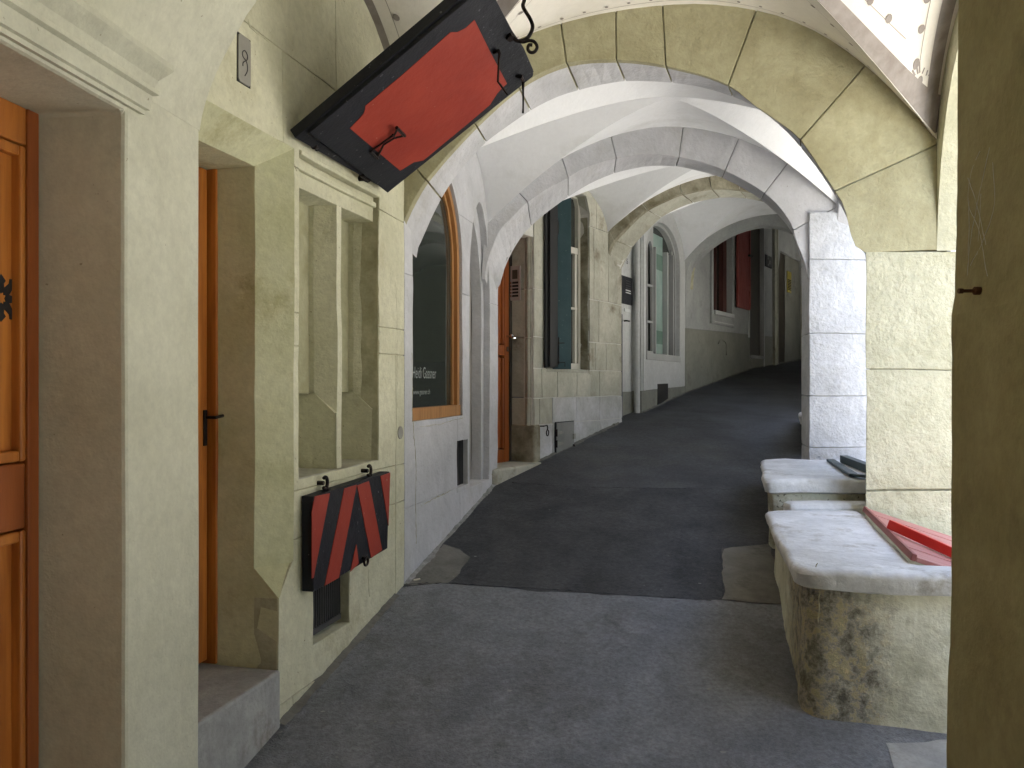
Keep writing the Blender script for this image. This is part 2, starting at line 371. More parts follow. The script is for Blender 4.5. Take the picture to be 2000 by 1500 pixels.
def sheet(name, pxs, m, dz, label=None, jit=.012):
    P = [ghit(x, y, dz) for x, y in pxs]; mb = MB(); L = dens([(p.x, p.y) for p in P], .06)
    L = [V((p.x+noise.noise(V((p.x*9, p.y*9, 3)))*jit*2, p.y+noise.noise(V((p.x*9, p.y*9, 8)))*jit*2)) for p in L]
    mb.face([mb.vert((p.x, p.y, gz(p.y)+dz)) for p in L])
    return obj(name, mb, m, kind='structure')
sheet('sheened_old_asphalt', [(2300, 2600), (-300, 2600), (330, 1660), (470, 1503), (560, 1400), (700, 1243), (786, 1146), (860, 1140), (1100, 1154), (1395, 1168), (1720, 1182), (2300, 1200)], M['asph0'], .003)
sheet('asphalt_patch', [(875, 1052), (1000, 944), (1230, 953), (1490, 953), (1700, 956), (1700, 1190), (1395, 1172), (1100, 1158), (905, 1140), (880, 1138), (905, 1108), (914, 1086), (895, 1070)], M['asph2'], .004)
sheet('concrete_patch', [(790, 1142), (878, 1140), (905, 1110), (916, 1088), (897, 1072), (868, 1062)], M['conc'], .004)
sheet('gutter_slab', [(1412, 1072), (1500, 1060), (1540, 1180), (1410, 1172)], M['conc'], .008)
sheet('paving_slab', [(1735, 1452), (1960, 1440), (1960, 1580), (1760, 1580), (1742, 1490)], M['step'], .006)

# ---------------------------------------------------------------- plan of the arcade
WN = Frame((-1.316-.125*4, -4), (.125, 1))                     # near plastered wall
WA = Frame((-1.78, 0), (.256, 1))                              # wall with doorway and blind window
WC = Frame((-.125, 6.463), (.625, 1))
WD = Frame((1.109, 8.467), (.53, 1))
WE = Frame((2.238, 10.6), (.625, 1))
def AF(l, r): return Frame(l, (r[0]-l[0], r[1]-l[1]))
A0r = AF((-.991, 2.6), (1.247, 2.32)); A0f = AF((-1.122, 1.55), (1.10, 1.30))
A1f = AF((-.603, 4.597), (2.05, 4.75)); A1r = AF((-.543, 4.83), (2.25, 5.15))
A2f = AF((-.183, 6.237), (2.326, 6.45)); A2r = AF((-.125, 6.463), (2.45, 6.80))
A3f = AF((.963, 8.203), (3.45, 8.4)); A3r = AF((1.109, 8.467), (3.6, 8.75))
A4f = AF((2.238, 10.6), (4.8, 10.8)); A4r = AF((2.36, 10.8), (5.0, 11.05))
TOP = 3.05

# ---------------------------------------------------------------- arches
def arch(label, Ff, Fr, I, E, R, cuts, mats, loc, bev=.005, gap=.004, mort=None, wobble=.005, split=.14, nameg='stone arches across the arcade'):
    """I, E front inner and outer curves (a,b); R rear inner curve; cuts: pairs (inner, outer) points of the joints"""
    root = thing('stone_arch', label, 'arch', loc, nameg)
    I = Curve(I); R = Curve(R); E0 = [V(e) for e in E]; n_ = len(E0); E1_ = []
    for k, e in enumerate(E0):
        E1_.append(e+V((0, .10)) if 0 < k < n_-1 else e)
    E1_[-1] = E1_[-1]+V((.06, 0)); E1_[-2] = E1_[-2]+V((.06, 0)); E = Curve(E1_, 0)
    ts = sorted([(I.near(i), E.near(e)) for i, e in cuts]); ts = [(0, 0)]+ts+[(1, 1)]
    sI = I.P[0].x; eI = I.P[-1].x; sR = R.P[0].x; eR = R.P[-1].x
    def Er(t):
        p = E(t); k = (p.x-sI)/(eI-sI); return V((sR+k*(eR-sR), p.y))
    def block(t0, t1, e0, e1, ins, mb):
        n = max(3, int(abs(t1-t0)*I.L[-1]/.06)); rows = []
        for j in range(n+1):
            k = j/n; i = I(t0+(t1-t0)*k); e = E(e0+(e1-e0)*k); r = R(t0+(t1-t0)*k); er = Er(e0+(e1-e0)*k)
            if ins:
                d = (e-i); i = i+d.normalized()*min(ins, d.length*.4) if d.length > 1e-4 else i
                d = (er-r); r = r+d.normalized()*min(ins, d.length*.4) if d.length > 1e-4 else r
            q = [Ff.p(i.x, i.y, -ins), Ff.p(e.x, e.y, -ins), Fr.p(er.x, er.y, ins), Fr.p(r.x, r.y, ins)]
            md = q[0].lerp(q[3], split); rows.append([mb.vert(x) for x in (q[0], q[1], q[2], q[3], md)])
        for a, b in zip(rows, rows[1:]):
            mb.face((a[0], a[1], b[1], b[0]), 0); mb.face((a[1], a[2], b[2], b[1]), 1); mb.face((a[2], a[3], b[3], b[2]), 1)
            mb.face((a[3], a[4], b[4], b[3]), 1); mb.face((a[4], a[0], b[0], b[4]), 0)
        mb.face(rows[0], 0); mb.face(rows[-1][::-1], 0)
    for (a, e), (a2, e2) in zip(ts, ts[1:]):
        if a2-a < .01: continue
        g1 = gap/I.L[-1]; g2 = gap/E.L[-1]
        mb = MB(wobble); block(a+g1*(a > 0), a2-g1*(a2 < 1), e+g2*(a > 0), e2-g2*(a2 < 1), 0, mb)
        obj('voussoir', mb, mats, root, bev=bev)
    mb = MB(wobble); block(.10, .96, .10, .96, .018, mb); obj('mortar_core', mb, mort or M['ymort'], root)
    return root
# --- arch 1: yellow front, cool white soffit
I1 = [(-.02, .80), (-.01, .88)]+A1f.at_all([(792, 426), (832, 352), (928, 246), (1012, 169), (1106, 124), (1200, 117), (1310, 131), (1417, 164), (1477, 209), (1550, 260), (1583, 300), (1627, 367), (1647, 400), (1660, 450), (1667, 477), (1690, 493)])
E1 = [(-.05, .80)]+A1f.at_all([(788, 310), (820, 250), (870, 180), (950, 110), (1040, 62), (1100, 45), (1200, 21), (1350, 5), (1430, 10), (1500, 23), (1567, 43), (1633, 83), (1687, 123), (1750, 183), (1826, 277), (1832, 487)])
R1 = [(-.02, .74), (-.01, .80)]+A1r.at_all([(830, 456), (842, 428), (856, 398), (878, 362), (926, 302), (971, 261), (1069, 199), (1177, 166), (1256, 159), (1350, 167), (1417, 184), (1477, 211), (1540, 262), (1600, 335), (1640, 400), (1665, 450), (1692, 500)])
pr = lambda F, L: [(F.at(*i), F.at(*o)) for i, o in L]
arch('yellow limewashed stone arch nearest the camera, springing from the thick yellow pier', A1f, A1r, I1, E1, R1,
     pr(A1f, [((832, 352), (805, 300)), ((930, 243), (860, 190)), ((1012, 169), (965, 100)), ((1106, 122), (1100, 46)), ((1203, 117), (1208, 20)), ((1300, 130), (1297, 9)), ((1420, 166), (1484, 20)), ((1562, 272), (1692, 127)), ((1632, 372), (1824, 275))]),
     [M['ayellow'], M['lilac']], (.7, 4.8, .8), bev=.004)
# --- arch 2
I2 = [(-.02, .80), (-.01, .90)]+A2f.at_all([(960, 488), (976, 450), (1002, 422), (1031, 394), (1069, 368), (1106, 349), (1140, 329), (1200, 310), (1275, 302), (1350, 312), (1417, 334), (1492, 377), (1541, 430), (1556, 475), (1571, 512), (1577, 545)])
E2 = [(-.05, .80)]+A2f.at_all([(949, 445), (962, 437), (1012, 374), (1087, 314), (1162, 276), (1237, 252), (1312, 244), (1387, 254), (1462, 278), (1537, 319), (1612, 392), (1626, 404), (1630, 545)])
R2 = [(-.02, .60), (-.008, .72)]+A2r.at_all([(977, 555), (990, 512), (1024, 456), (1080, 407), (1140, 366), (1196, 340), (1260, 325), (1312, 324), (1350, 330), (1417, 350), (1492, 395), (1541, 446), (1562, 500), (1580, 550)])
arch('grey white stone arch, second one along the passage, springing beside the slim pointed niche', A2f, A2r, I2, E2, R2,
     pr(A2f, [((1031, 394), (1013, 373)), ((1108, 346), (1100, 305)), ((1204, 309), (1196, 262)), ((1326, 306), (1335, 244)), ((1416, 334), (1445, 270)), ((1492, 377), (1537, 320)), ((1548, 450), (1620, 400))]),
     [M['lilac'], M['lilac']], (1.0, 6.4, .8), mort=mat('grey_joint', (.24,.24,.23), (.34,.34,.33), .9, 9), bev=.004, gap=.003)
# --- arch 3
I3 = A3f.at_all([(1184, 600), (1185, 530), (1191, 482), (1219, 449), (1260, 411), (1305, 389), (1331, 379), (1387, 368), (1444, 371), (1500, 385), (1550, 420), (1590, 470), (1612, 520), (1620, 580)])
E3 = A3f.at_all([(1186, 600), (1189, 458), (1237, 411), (1275, 385), (1331, 357), (1387, 342), (1425, 339), (1470, 352), (1520, 385), (1570, 425), (1625, 470), (1650, 500), (1650, 580)])
R3 = A3r.at_all([(1205, 600), (1206, 550), (1213, 527), (1237, 482), (1275, 441), (1297, 422), (1342, 400), (1406, 387), (1462, 389), (1519, 404), (1570, 440), (1600, 500), (1610, 580)])
arch('unpainted weathered sandstone arch with brown stained face, third along the passage', A3f, A3r, I3, E3, R3,
     pr(A3f, [((1200, 470), (1195, 450)), ((1262, 410), (1253, 400)), ((1331, 379), (1329, 358)), ((1388, 368), (1386, 342)), ((1444, 371), (1439, 342)), ((1500, 385), (1520, 385)), ((1560, 430), (1590, 440))]),
     [M['stain'], M['stone']], (2.2, 8.4, .9), mort=M['mortar'], bev=.004)
# --- arch 4
I4 = A4f.at_all([(1338, 620), (1341, 540), (1352, 508), (1383, 483), (1413, 463), (1433, 453), (1463, 444), (1492, 439), (1517, 442), (1547, 450), (1590, 480), (1610, 540), (1612, 620)])
E4 = A4f.at_all([(1337, 620), (1338, 514), (1365, 479), (1393, 458), (1433, 436), (1467, 425), (1500, 419), (1540, 417), (1580, 424), (1620, 450), (1650, 500), (1650, 620)])
R4 = A4r.at_all([(1352, 620), (1355, 540), (1366, 512), (1393, 486), (1420, 468), (1445, 456), (1470, 449), (1492, 446), (1517, 448), (1547, 458), (1590, 488), (1608, 540), (1610, 620)])
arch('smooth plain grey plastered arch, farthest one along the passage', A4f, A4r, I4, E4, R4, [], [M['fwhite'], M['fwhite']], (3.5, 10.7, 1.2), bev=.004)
# --- arch 0, thick, over the camera's near wall
l0 = A0r.at_all([(397, 215), (402, 200), (408, 180), (430, 127), (467, 60), (500, 7)])
I0r = [(0, .80)]+l0+[(.42, 1.48), (.75, 1.70), (1.12, 1.78), (1.50, 1.70), (1.85, 1.50), (2.1, 1.33), (2.245, 1.16), (2.26, 1.13)]
E0r = [(-.06, .80), (-.06, 1.45), (.3, 1.75), (.7, 1.98), (1.12, 2.05), (1.6, 1.98), (2.2, 1.75), (2.75, 1.45), (2.75, 1.13)]
root = thing('stone_arch', 'broad smooth cream plastered arch curving up from the wall beside the nearest orange door', 'arch', (.1, 2.0, 1.0), 'stone arches across the arcade')
mb = MB(.004); Ic = Curve(I0r); Ec = Curve(E0r, 0); rows = []
for j in range(61):
    k = j/60; i = Ic(k); e = Ec(k); kk = 1.0
    q = [A0r.p(i.x, i.y, 0), A0r.p(e.x, e.y, 0), A0f.p(e.x, e.y, 0), A0f.p(i.x, i.y, 0)]
    rows.append([mb.vert(x) for x in q])
for a, b_ in zip(rows, rows[1:]):
    for k in range(4): mb.face((a[k], a[(k+1) % 4], b_[(k+1) % 4], b_[k]))
mb.face(rows[0]); mb.face(rows[-1][::-1])
obj('plastered_ring', mb, M['near'], root, bev=.006, sm=True)

# ---------------------------------------------------------------- vaults
class Vault:
    def __init__(s, c, zc, znear, zfar, ql, qr):
        """c: 4 plan corners near-left, near-right, far-left, far-right; znear/zfar curves x->z with their frames; ql, qr lunette crowns"""
        s.c = [V(p)+V(o) for p, o in zip(c, ((-.035, -.02), (0, -.02), (-.035, .015), (0, .015)))]; s.zc = zc; s.zn = znear; s.zf = zfar; s.ql = ql; s.qr = qr
        s.corner = {(0, 0): znear(0), (1, 0): znear(1), (0, 1): zfar(0), (1, 1): zfar(1)}
    def plan(s, u, v): return (s.c[0]*(1-u)+s.c[1]*u)*(1-v)+(s.c[2]*(1-u)+s.c[3]*u)*v
    def diag(s, cu, cv, r):
        z = s.corner[cu, cv]; return z+(s.zc-z)*(1-r**1.4)
    def q(s, side, v):
        a, b = s.corner[side, 0], s.corner[side, 1]; cr = s.ql if side == 0 else s.qr
        f = a+(b-a)*v; return f+(cr-f)*sqrt(max(0, 1-(2*v-1)**2))**1.1
    def z(s, u, v):
        du, dv = min(u, 1-u), min(v, 1-v)
        if dv <= du:      # near or far sector
            cv = 0 if v < .5 else 1; cu = 0 if u < .5 else 1; e = (s.zn if cv == 0 else s.zf)(u)
            d = s.diag(cu, cv, 1-2*du); w_ = dv/max(du, 1e-6); return e+(d-e)*w_
        cu = 0 if u < .5 else 1; cv = 0 if v < .5 else 1; e = s.q(cu, v); d = s.diag(cu, cv, 1-2*dv); w_ = du/max(dv, 1e-6); return e+(d-e)*w_
    def pt(s, u, v, dz=0): p = s.plan(u, v); return V((p.x, p.y, s.z(u, v)+dz))
    def build(s, m, name='vault'):
        mb = MB(); N = 40; Wn = 10
        def sector(fn):
            g = [[mb.vert(s.pt(*fn(i/N, j/Wn))) for j in range(Wn+1)] for i in range(N+1)]
            for i in range(N):
                for j in range(Wn): mb.face((g[i][j], g[i+1][j], g[i+1][j+1], g[i][j+1]))
        sp = lambda t: .5-.5*cos(pi*t)
        sector(lambda t, w_: (sp(t), w_*min(sp(t), 1-sp(t)))); sector(lambda t, w_: (sp(t), 1-w_*min(sp(t), 1-sp(t))))
        sector(lambda t, w_: (w_*min(sp(t), 1-sp(t)), sp(t))); sector(lambda t, w_: (1-w_*min(sp(t), 1-sp(t)), sp(t)))
        o = obj(name, mb, m, kind='structure'); o.data.polygons.foreach_set('use_smooth', [True]*len(o.data.polygons)); return o
def edge(Ecurve, F, pl, pr_, drop=-.0, mir=None):
    """height along a vault edge from a front frame's outer curve"""
    a0 = (V(pl)-F.O.xy).dot(F.X.xy); a1 = (V(pr_)-F.O.xy).dot(F.X.xy); cv = Curve(Ecurve, 0)
    def f(u):
        a = a0+(a1-a0)*u; return cv.zx(min(max(a, cv.P[1].x+1e-4), cv.P[-2].x-1e-4))-drop
    return f
def smoothf(f, n=3, d=.02):
    def g(u):
        if u < .03 or u > .97: return f(u)
        return sum(f(min(1, max(0, u+d*i))) for i in range(-n, n+1))/(2*n+1)
    return g
def ell(z0, z1, zc):
    return lambda u: (z0+(z1-z0)*u)+(zc-(z0+(z1-z0)*u))*sqrt(max(0, 1-(2*u-1)**2))
e1 = edge(E1, A1f, (-.603, 4.597), (2.474, 4.77)); e2 = edge(E2, A2f, (-.183, 6.237), (2.53, 6.467)); e3 = edge(E3, A3f, (.963, 8.203), (3.60, 8.41)); e4 = edge(E4, A4f, (2.238, 10.6), (4.95, 10.81))
V0 = Vault([(-1.114, 2.585), (1.75, 2.26), (-.603, 4.60), (2.50, 4.775)], 2.26, ell(1.35, 1.35, 2.1), smoothf(e1), 2.0, 2.15)
V1 = Vault([(-.543, 4.83), (2.60, 5.10), (-.183, 6.24), (2.60, 6.470)], 1.98, ell(1.22, 1.36, 2.02), smoothf(e2), 1.8, 1.95)
V2 = Vault([(-.125, 6.463), (2.80, 6.80), (.963, 8.21), (3.68, 8.42)], 2.02, ell(1.2, 1.4, 2.0), smoothf(e3), 1.95, 1.95)
V3 = Vault([(1.109, 8.467), (3.72, 8.76), (2.238, 10.6), (4.95, 10.81)], 2.30, ell(1.5, 1.5, 2.25), smoothf(e4), 2.2, 2.2)
VM = Vault([(-1.48, -1.2), (1.35, -1.4), (-1.13, 1.55), (1.65, 1.27)], 2.3, ell(1.3, 1.3, 2.1), ell(1.35, 1.35, 2.1), 2.05, 2.05)
VN = Vault([(-1.82, -4.0), (1.05, -4.2), (-1.48, -1.2), (1.35, -1.4)], 2.3, ell(1.3, 1.3, 2.1), ell(1.3, 1.3, 2.1), 2.05, 2.05)
VF = Vault([(2.36, 10.8), (5.1, 11.05), (6.6, 17.7), (9.2, 17.9)], 2.95, ell(2.3, 2.3, 2.9), ell(2.3, 2.3, 2.9), 2.9, 2.9)
for vv, mm in ((V0, 'vault0'), (V1, 'vault'), (V2, 'vault'), (V3, 'vault'), (VM, 'vault0'), (VN, 'vault0'), (VF, 'vault')): vv.build(M[mm])
# painted grey bands, thin lines and dots on the nearest vault
mb = MB(); L0 = 2.95
def vstrip(fn, d0, d1, n=40, t0=0.0, t1=1.0):
    pv = None
    for i in range(n+1):
        t = t0+(t1-t0)*i/n; a, b_ = fn(t, d0), fn(t, d1)
        q = (mb.vert(V0.pt(*a, -.004)), mb.vert(V0.pt(*b_, -.004)))
        if pv: mb.face((pv[0], q[0], q[1], pv[1]))
        pv = q
def vdot(u, v, r=.011):
    o = [mb.vert(V0.pt(u+r*1.0*cos(2*pi*k/10)/2.9, v+r*sin(2*pi*k/10)/2.1, -.005)) for k in range(10)]; mb.face(o)
for cu in (0, 1):
    for cv in (0, 1):
        su, sv = (1 if cu == 0 else -1), (1 if cv == 0 else -1)
        for side in (0, 1):   # 0: inside the street/wall sector, 1: inside the arch sector
            def fn(t, d, side=side, cu=cu, cv=cv, su=su, sv=sv):
                r = (1-t)*.5; return (cu+su*r, cv+sv*(r+(d/2.1))) if side == 0 else (cu+su*(r+d/2.9), cv+sv*r)
            for d0, d1 in (((0.004, .075), (.150, .1535)) if side == 0 else ((.0, .006), (.150, .153))): vstrip(fn, d0, d1, t0=.0, t1=.82 if d0 > .1 else 1.0)
            for k in range(11):
                u, v = fn(.03+.72*k/10, .165); vdot(u, v, .017 if side == 0 else .012)
    def fe(t, d, cu=cu): return ((d/2.9) if cu == 0 else 1-(d+.03)/2.9, .02+.96*t)
    for d0, d1 in ((0.004, .075), (.135, .138)): vstrip(fe, d0, d1, n=80, t0=0 if d0 < .1 else .09, t1=1 if d0 < .1 else .91)
    for k in range(15):
        u, v = fe(.10+.80*k/14, .155); vdot(u, v, .017)
for cv in (0, 1):
    def fa(t, d, cv=cv): return (.05+.9*t, (d/2.1) if cv == 0 else 1-d/2.1)
    vstrip(fa, .06, .063, n=60, t0=.08, t1=.92)
    for k in range(19):
        u, v = fa(.10+.80*k/18, .085); vdot(u, v, .009)
# small sunburst at the foot of the street-side web
def vfind(px, py):
    best = None
    for i in range(120):
        for j in range(120):
            u, v = .8+.2*i/120, .6+.4*j/120; p = V0.pt(u, v); d = (1000+FPX*p.x/p.y-px)**2+(750-FPX*p.z/p.y-py)**2
            if best is None or d < best[0]: best = (d, u, v)
    return V(best[1:])
fo = vfind(1797, 160)
vdot(fo.x, fo.y, .018)
for k in range(7):
    e_ = vfind(1797-16+32*k/6, 148-6*sin(pi*k/6)); g_ = vfind(1797-22+44*k/6, 140-12*sin(pi*k/6)-(8 if k == 3 else 0)); n_ = V((g_.y-e_.y, e_.x-g_.x)).normalized()*.0014
    mb.face([mb.vert(V0.pt(x.x+n_.x*s_, x.y+n_.y*s_, -.005)) for x, s_ in ((e_, -1), (g_, -1), (g_, 1), (e_, 1))])
obj('painted_vault_border', mb, M['band'], kind='structure')
# iron hook under second vault
hk = MB(); p = V1.pt(.42, .10); hk.tube([p+V((0, 0, .01)), p-V((0, 0, .03)), p-V((.005, 0, .06))], .012)
obj('ceiling_hook', hk, M['iron'], label='tiny black iron hook hanging from the white vault behind the yellow arch', cat='hook')

# ---------------------------------------------------------------- near wall (W0) with orange door
def P3(F, a, b, c=0): return F.p(a, b, c)
R0 = thing('house_wall', 'smooth cream plastered house wall framing the nearest orange door', 'wall', tuple(WN.p(6.2, -1.8, -.05)))
aj = WN.a(245); atop = WN.at(245, 214)[1]; a_end = WN.a(390.5)
a_dl = aj-1.12
mb = MB(.003); mb.slab(WN, [(0, -3.2), (a_end, -3.2), (a_end, .86), (a_end-.9, 1.5), (a_end-1.0, TOP), (0, TOP)], [rect(a_dl, aj, -3.0, atop)], -.34, 0)
o = obj('plaster', mb, M['near'], R0, bev=.012)
# cornice over the door
cz0 = WN.at(257, 213)[1]; cr = MB(.002); a0c = a_dl-.1; a1c = WN.a(272)
prof = [(0, .0), (.012, .0), (.012, .012), (.022, .014), (.026, .055), (.040, .060), (.040, .072), (.030, .078), (.038, .10), (.062, .125), (.070, .135), (.070, .150), (.0, .165)]
for (c0, b0), (c1, b1) in zip(prof, prof[1:]):
    q = [cr.vert(WN.p(a0c, cz0+b0, c0)), cr.vert(WN.p(a1c+c0*.8, cz0+b0, c0)), cr.vert(WN.p(a1c+c1*.8, cz0+b1, c1)), cr.vert(WN.p(a0c, cz0+b1, c1))]; cr.face(q)
en = [cr.vert(WN.p(a1c+c*.8, cz0+b, c)) for c, b in prof]; cr.face(en)
en = [cr.vert(WN.p(a1c+.0, cz0+b, -.01)) for c, b in prof]
cr2 = obj('cornice', cr, M['near'], R0, sm=False, bev=.003)
# door leaf
DP = -.25; ar = aj-.005
Fd = WN
mbf = MB(); mbf.box(Fd, a_dl, Fd.a(79, DP), -3.0, Fd.at(78, 217, DP)[1]+.02, DP-.08, DP-.04)
dr = obj('door', mbf, M['wood'], R0)
aR = Fd.a(77, DP); aS = Fd.a(49, DP); zt = Fd.at(76, 222, DP)[1]
fb = MB(); fb.box(Fd, aS+.012, aR, -3.0, zt, DP-.05, DP); obj('stile', fb, M['wood2'], dr, bev=.004)
fb = MB(); fb.box(Fd, a_dl, aS+.010, zt-.10, zt, DP-.05, DP-.004); obj('rail', fb, M['wood'], dr, bev=.004)
zm0, zm1 = Fd.at(40, 1035, DP)[1], Fd.at(40, 905, DP)[1]
fb = MB(); fb.box(Fd, a_dl, aS+.010, zm0, zm1, DP-.05, DP-.006); obj('rail', fb, M['wood2'], dr, bev=.006)
for b0, b1 in ((zm1+.004, zt-.104), (-2.2, zm0-.004)):
    fb = MB(); fb.box(Fd, aS-.014, aS+.008, b0, b1, DP-.045, DP-.002)
    fb.box(Fd, a_dl, aS-.014, b1-.030, b1, DP-.045, DP-.004); fb.box(Fd, a_dl, aS-.014, b0, b0+.030, DP-.045, DP-.004); obj('moulding', fb, M['wood'], dr, bev=.006)
    fb = MB(); fb.box(Fd, a_dl, aS-.012, b0+.025, b1-.025, DP-.055, DP-.028); obj('panel', fb, M['wood'], dr, bev=.003)
co_ = Fd.at(3, 582, DP-.026)
for k in range(8):
    an = pi/4*k; L_ = .062 if k % 2 == 0 else .078; wd = .013
    sh = [(0.012, 0), (.3*L_, wd), (.62*L_, wd*.7), (.75*L_, wd*1.25), (L_, 0), (.75*L_, -wd*1.25), (.62*L_, -wd*.7), (.3*L_, -wd)]
    fb = MB(); fb.prism(Fd, [(co_[0]+x*cos(an)-y*sin(an), co_[1]+x*sin(an)+y*cos(an)) for x, y in sh], DP-.028, DP-.0265); obj('cutout_petal', fb, M['ink'], dr)
fb = MB(); fb.box(Fd, a_dl, aj, -3.0, atop, -.345, -.335); obj('backing', fb, M['brown'], R0)

# ---------------------------------------------------------------- wall A: yellow, doorway, blind double window
RA = thing('house_wall', 'pale yellow limewashed house wall with deep doorway and blind double window', 'wall', tuple(WA.p(3.4, -1.4, -.05)))
a545 = WA.a(545); cch = .111; a574 = a545+.115
zl = WA.at(545, 275)[1]; zs = WA.at(548, 1305)[1]; zst = WA.at(545, 1170)[1]
adl = WA.a(545)-.98
n0, n1 = WA.a(583), WA.a(740); nz0, nz1 = WA.at(590, 934)[1], WA.at(583, 292)[1]
a790 = WA.a(790)
v0, v1 = WA.a(613), WA.a(683); vz0, vz1 = WA.at(613, 1262)[1], -.80
outer = [(2.60, -3.2), (a790, -3.2), (a790, TOP), (2.60, TOP)]
chh = .105
door_h = [(adl, -3.0), (a545, -3.0), (a545, zst), (a574-.03, zst+.10), (a574, zst+.13), (a574, zl+.0), (adl, zl)]
hs = [door_h, rect(n0, n1, nz0, nz1), rect(v0, v1, vz0, vz1)]
# face stones: courses following the visible joints, backed by a recessed joint layer
DF = -.11
mb = MB(WOB); mb.slab(WA, outer, hs, DF, -.008); obj('joint_backing', mb, M['ymort'], RA)
zj = [-3.2, -1.30, WA.at(560, 1060)[1], WA.at(590, 945)[1]-.02, WA.at(740, 568+122)[1], .30, WA.at(560, 318)[1], WA.at(640, 165)[1], TOP]
zj = sorted(zj); vj = [[3.52], [4.62], [3.3, 4.62], [4.62], [], [3.43], [3.43], [3.9]]
def clip_cells(F, outer, holes, zs_, vs_, gap, c0, c1, m, parent, name='stone_block', bev=.003, wobble=WOB):
    for r in range(len(zs_)-1):
        xs_ = [min(p[0] for p in outer)]+[x for x in vs_[r % len(vs_)] if x > min(p[0] for p in outer)+.03]+[max(p[0] for p in outer)]
        for x0, x1 in zip(xs_, xs_[1:]):
            if x1-x0 < .03: continue
            cell = rect(x0+gap, x1-gap, zs_[r]+gap, zs_[r+1]-gap)
            for mb in slab_cell(wobble, F, cell, outer, holes, c0, c1): obj(name, mb, m, parent, bev=bev)
def slab_cell(wobble, F, cell, outer, holes, c0, c1, seg=.06):
    loops = [dens(cell, seg), dens(outer, seg)]+[dens(h, seg) for h in holes]; vs, es = [], []
    for L in loops:
        k = len(vs); vs += [V(p) for p in L]; es += [(k+i, k+(i+1) % len(L)) for i in range(len(L))]
    ov, oe, of, *_ = delaunay_2d_cdt(vs, es, [], 0, 1e-5); keep = []
    for f in of:
        c = (ov[f[0]]+ov[f[1]]+ov[f[2]])/3
        if abs((ov[f[1]]-ov[f[0]]).cross(ov[f[2]]-ov[f[0]])) < 1e-9: continue
        if inside(c, loops[0]) and inside(c, loops[1]) and not any(inside(c, h) for h in loops[2:]): keep.append(f)
    par = list(range(len(ov)))
    def find(i):
        while par[i] != i: par[i] = par[par[i]]; i = par[i]
        return i
    for f in keep: par[find(f[0])] = find(f[1]); par[find(f[1])] = find(f[2])
    comps = {}
    for f in keep: comps.setdefault(find(f[0]), []).append(f)
    out = []
    for fs in comps.values():
        area = sum(abs((ov[f[1]]-ov[f[0]]).cross(ov[f[2]]-ov[f[0]]))/2 for f in fs)
        if area < 4e-4: continue
        mb = MB(wobble); F1 = {}; F0 = {}; cnt = {}
        def q(D, i, c):
            if i not in D: D[i] = mb.vert(F.p(ov[i].x, ov[i].y, c))
            return D[i]
        for f in fs:
            mb.face([q(F1, i, c1) for i in f]); mb.face([q(F0, i, c0) for i in f[::-1]])
            for i in range(3): cnt[f[i], f[(i+1) % 3]] = 1
        for e in cnt:
            if (e[1], e[0]) not in cnt: mb.face((F1[e[1]], F1[e[0]], F0[e[0]], F0[e[1]]))
        out.append(mb)
    return out
clip_cells(WA, outer, hs, zj, vj, .0025, -.009, 0, M['yellow'], RA)
# doorway reveal: chamfered jamb above a square stop, chamfered lintel
mb = MB(WOB)
def quad(mb, *P, m=0): mb.face([mb.vert(p) for p in P], m)
nz_ = 14
for i in range(nz_):
    b0 = zst+.12+(zl-.10-zst-.12)*i/nz_; b1 = zst+.12+(zl-.10-zst-.12)*(i+1)/nz_
    quad(mb, WA.p(a574, b0, 0), WA.p(a545, b0, -cch), WA.p(a545, b1, -cch), WA.p(a574, b1, 0))
    quad(mb, WA.p(a545, b0, -cch), WA.p(a545, b0, -.36), WA.p(a545, b1, -.36), WA.p(a545, b1, -cch))
quad(mb, WA.p(a574, zst+.12, 0), WA.p(a545, zst, 0), WA.p(a545, zst+.12, -cch))                 # stop
quad(mb, WA.p(a545, zst, 0), WA.p(a545, zst, -.36), WA.p(a545, zst+.12, -.36), WA.p(a545, zst+.12, -cch))
for i in range(8):
    b0 = -3+(zst+3)*i/8; b1 = -3+(zst+3)*(i+1)/8
    quad(mb, WA.p(a545, b0, 0), WA.p(a545, b0, -.36), WA.p(a545, b1, -.36), WA.p(a545, b1, 0))
quad(mb, WA.p(adl, zl, 0), WA.p(a574, zl, 0), WA.p(a545, zl-.10, -cch), WA.p(adl, zl-.10, -cch))
quad(mb, WA.p(a574, zl, 0), WA.p(a574, zl-.10, 0), WA.p(a545, zl-.10, -cch))
quad(mb, WA.p(adl, zl-.10, -cch), WA.p(a545, zl-.10, -cch), WA.p(a545, zl-.10, -.36), WA.p(adl, zl-.10, -.36))
quad(mb, WA.p(adl, -3, 0), WA.p(adl, -3, -.36), WA.p(adl, zl, -.36), WA.p(adl, zl, 0))
obj('door_surround', mb, mat('olive_grey_reveal', (.50,.50,.30), (.62,.62,.42), .9, 2.5, .4, 50, .4, 10, stain=(.34,.31,.15), stscale=2), RA)
# door step
mb = MB(.004); mb.box(WA, adl, a545-.003, -3, zs, -.42, .012, na=12, nb=1); obj('step', mb, M['step'], RA, bev=.012)
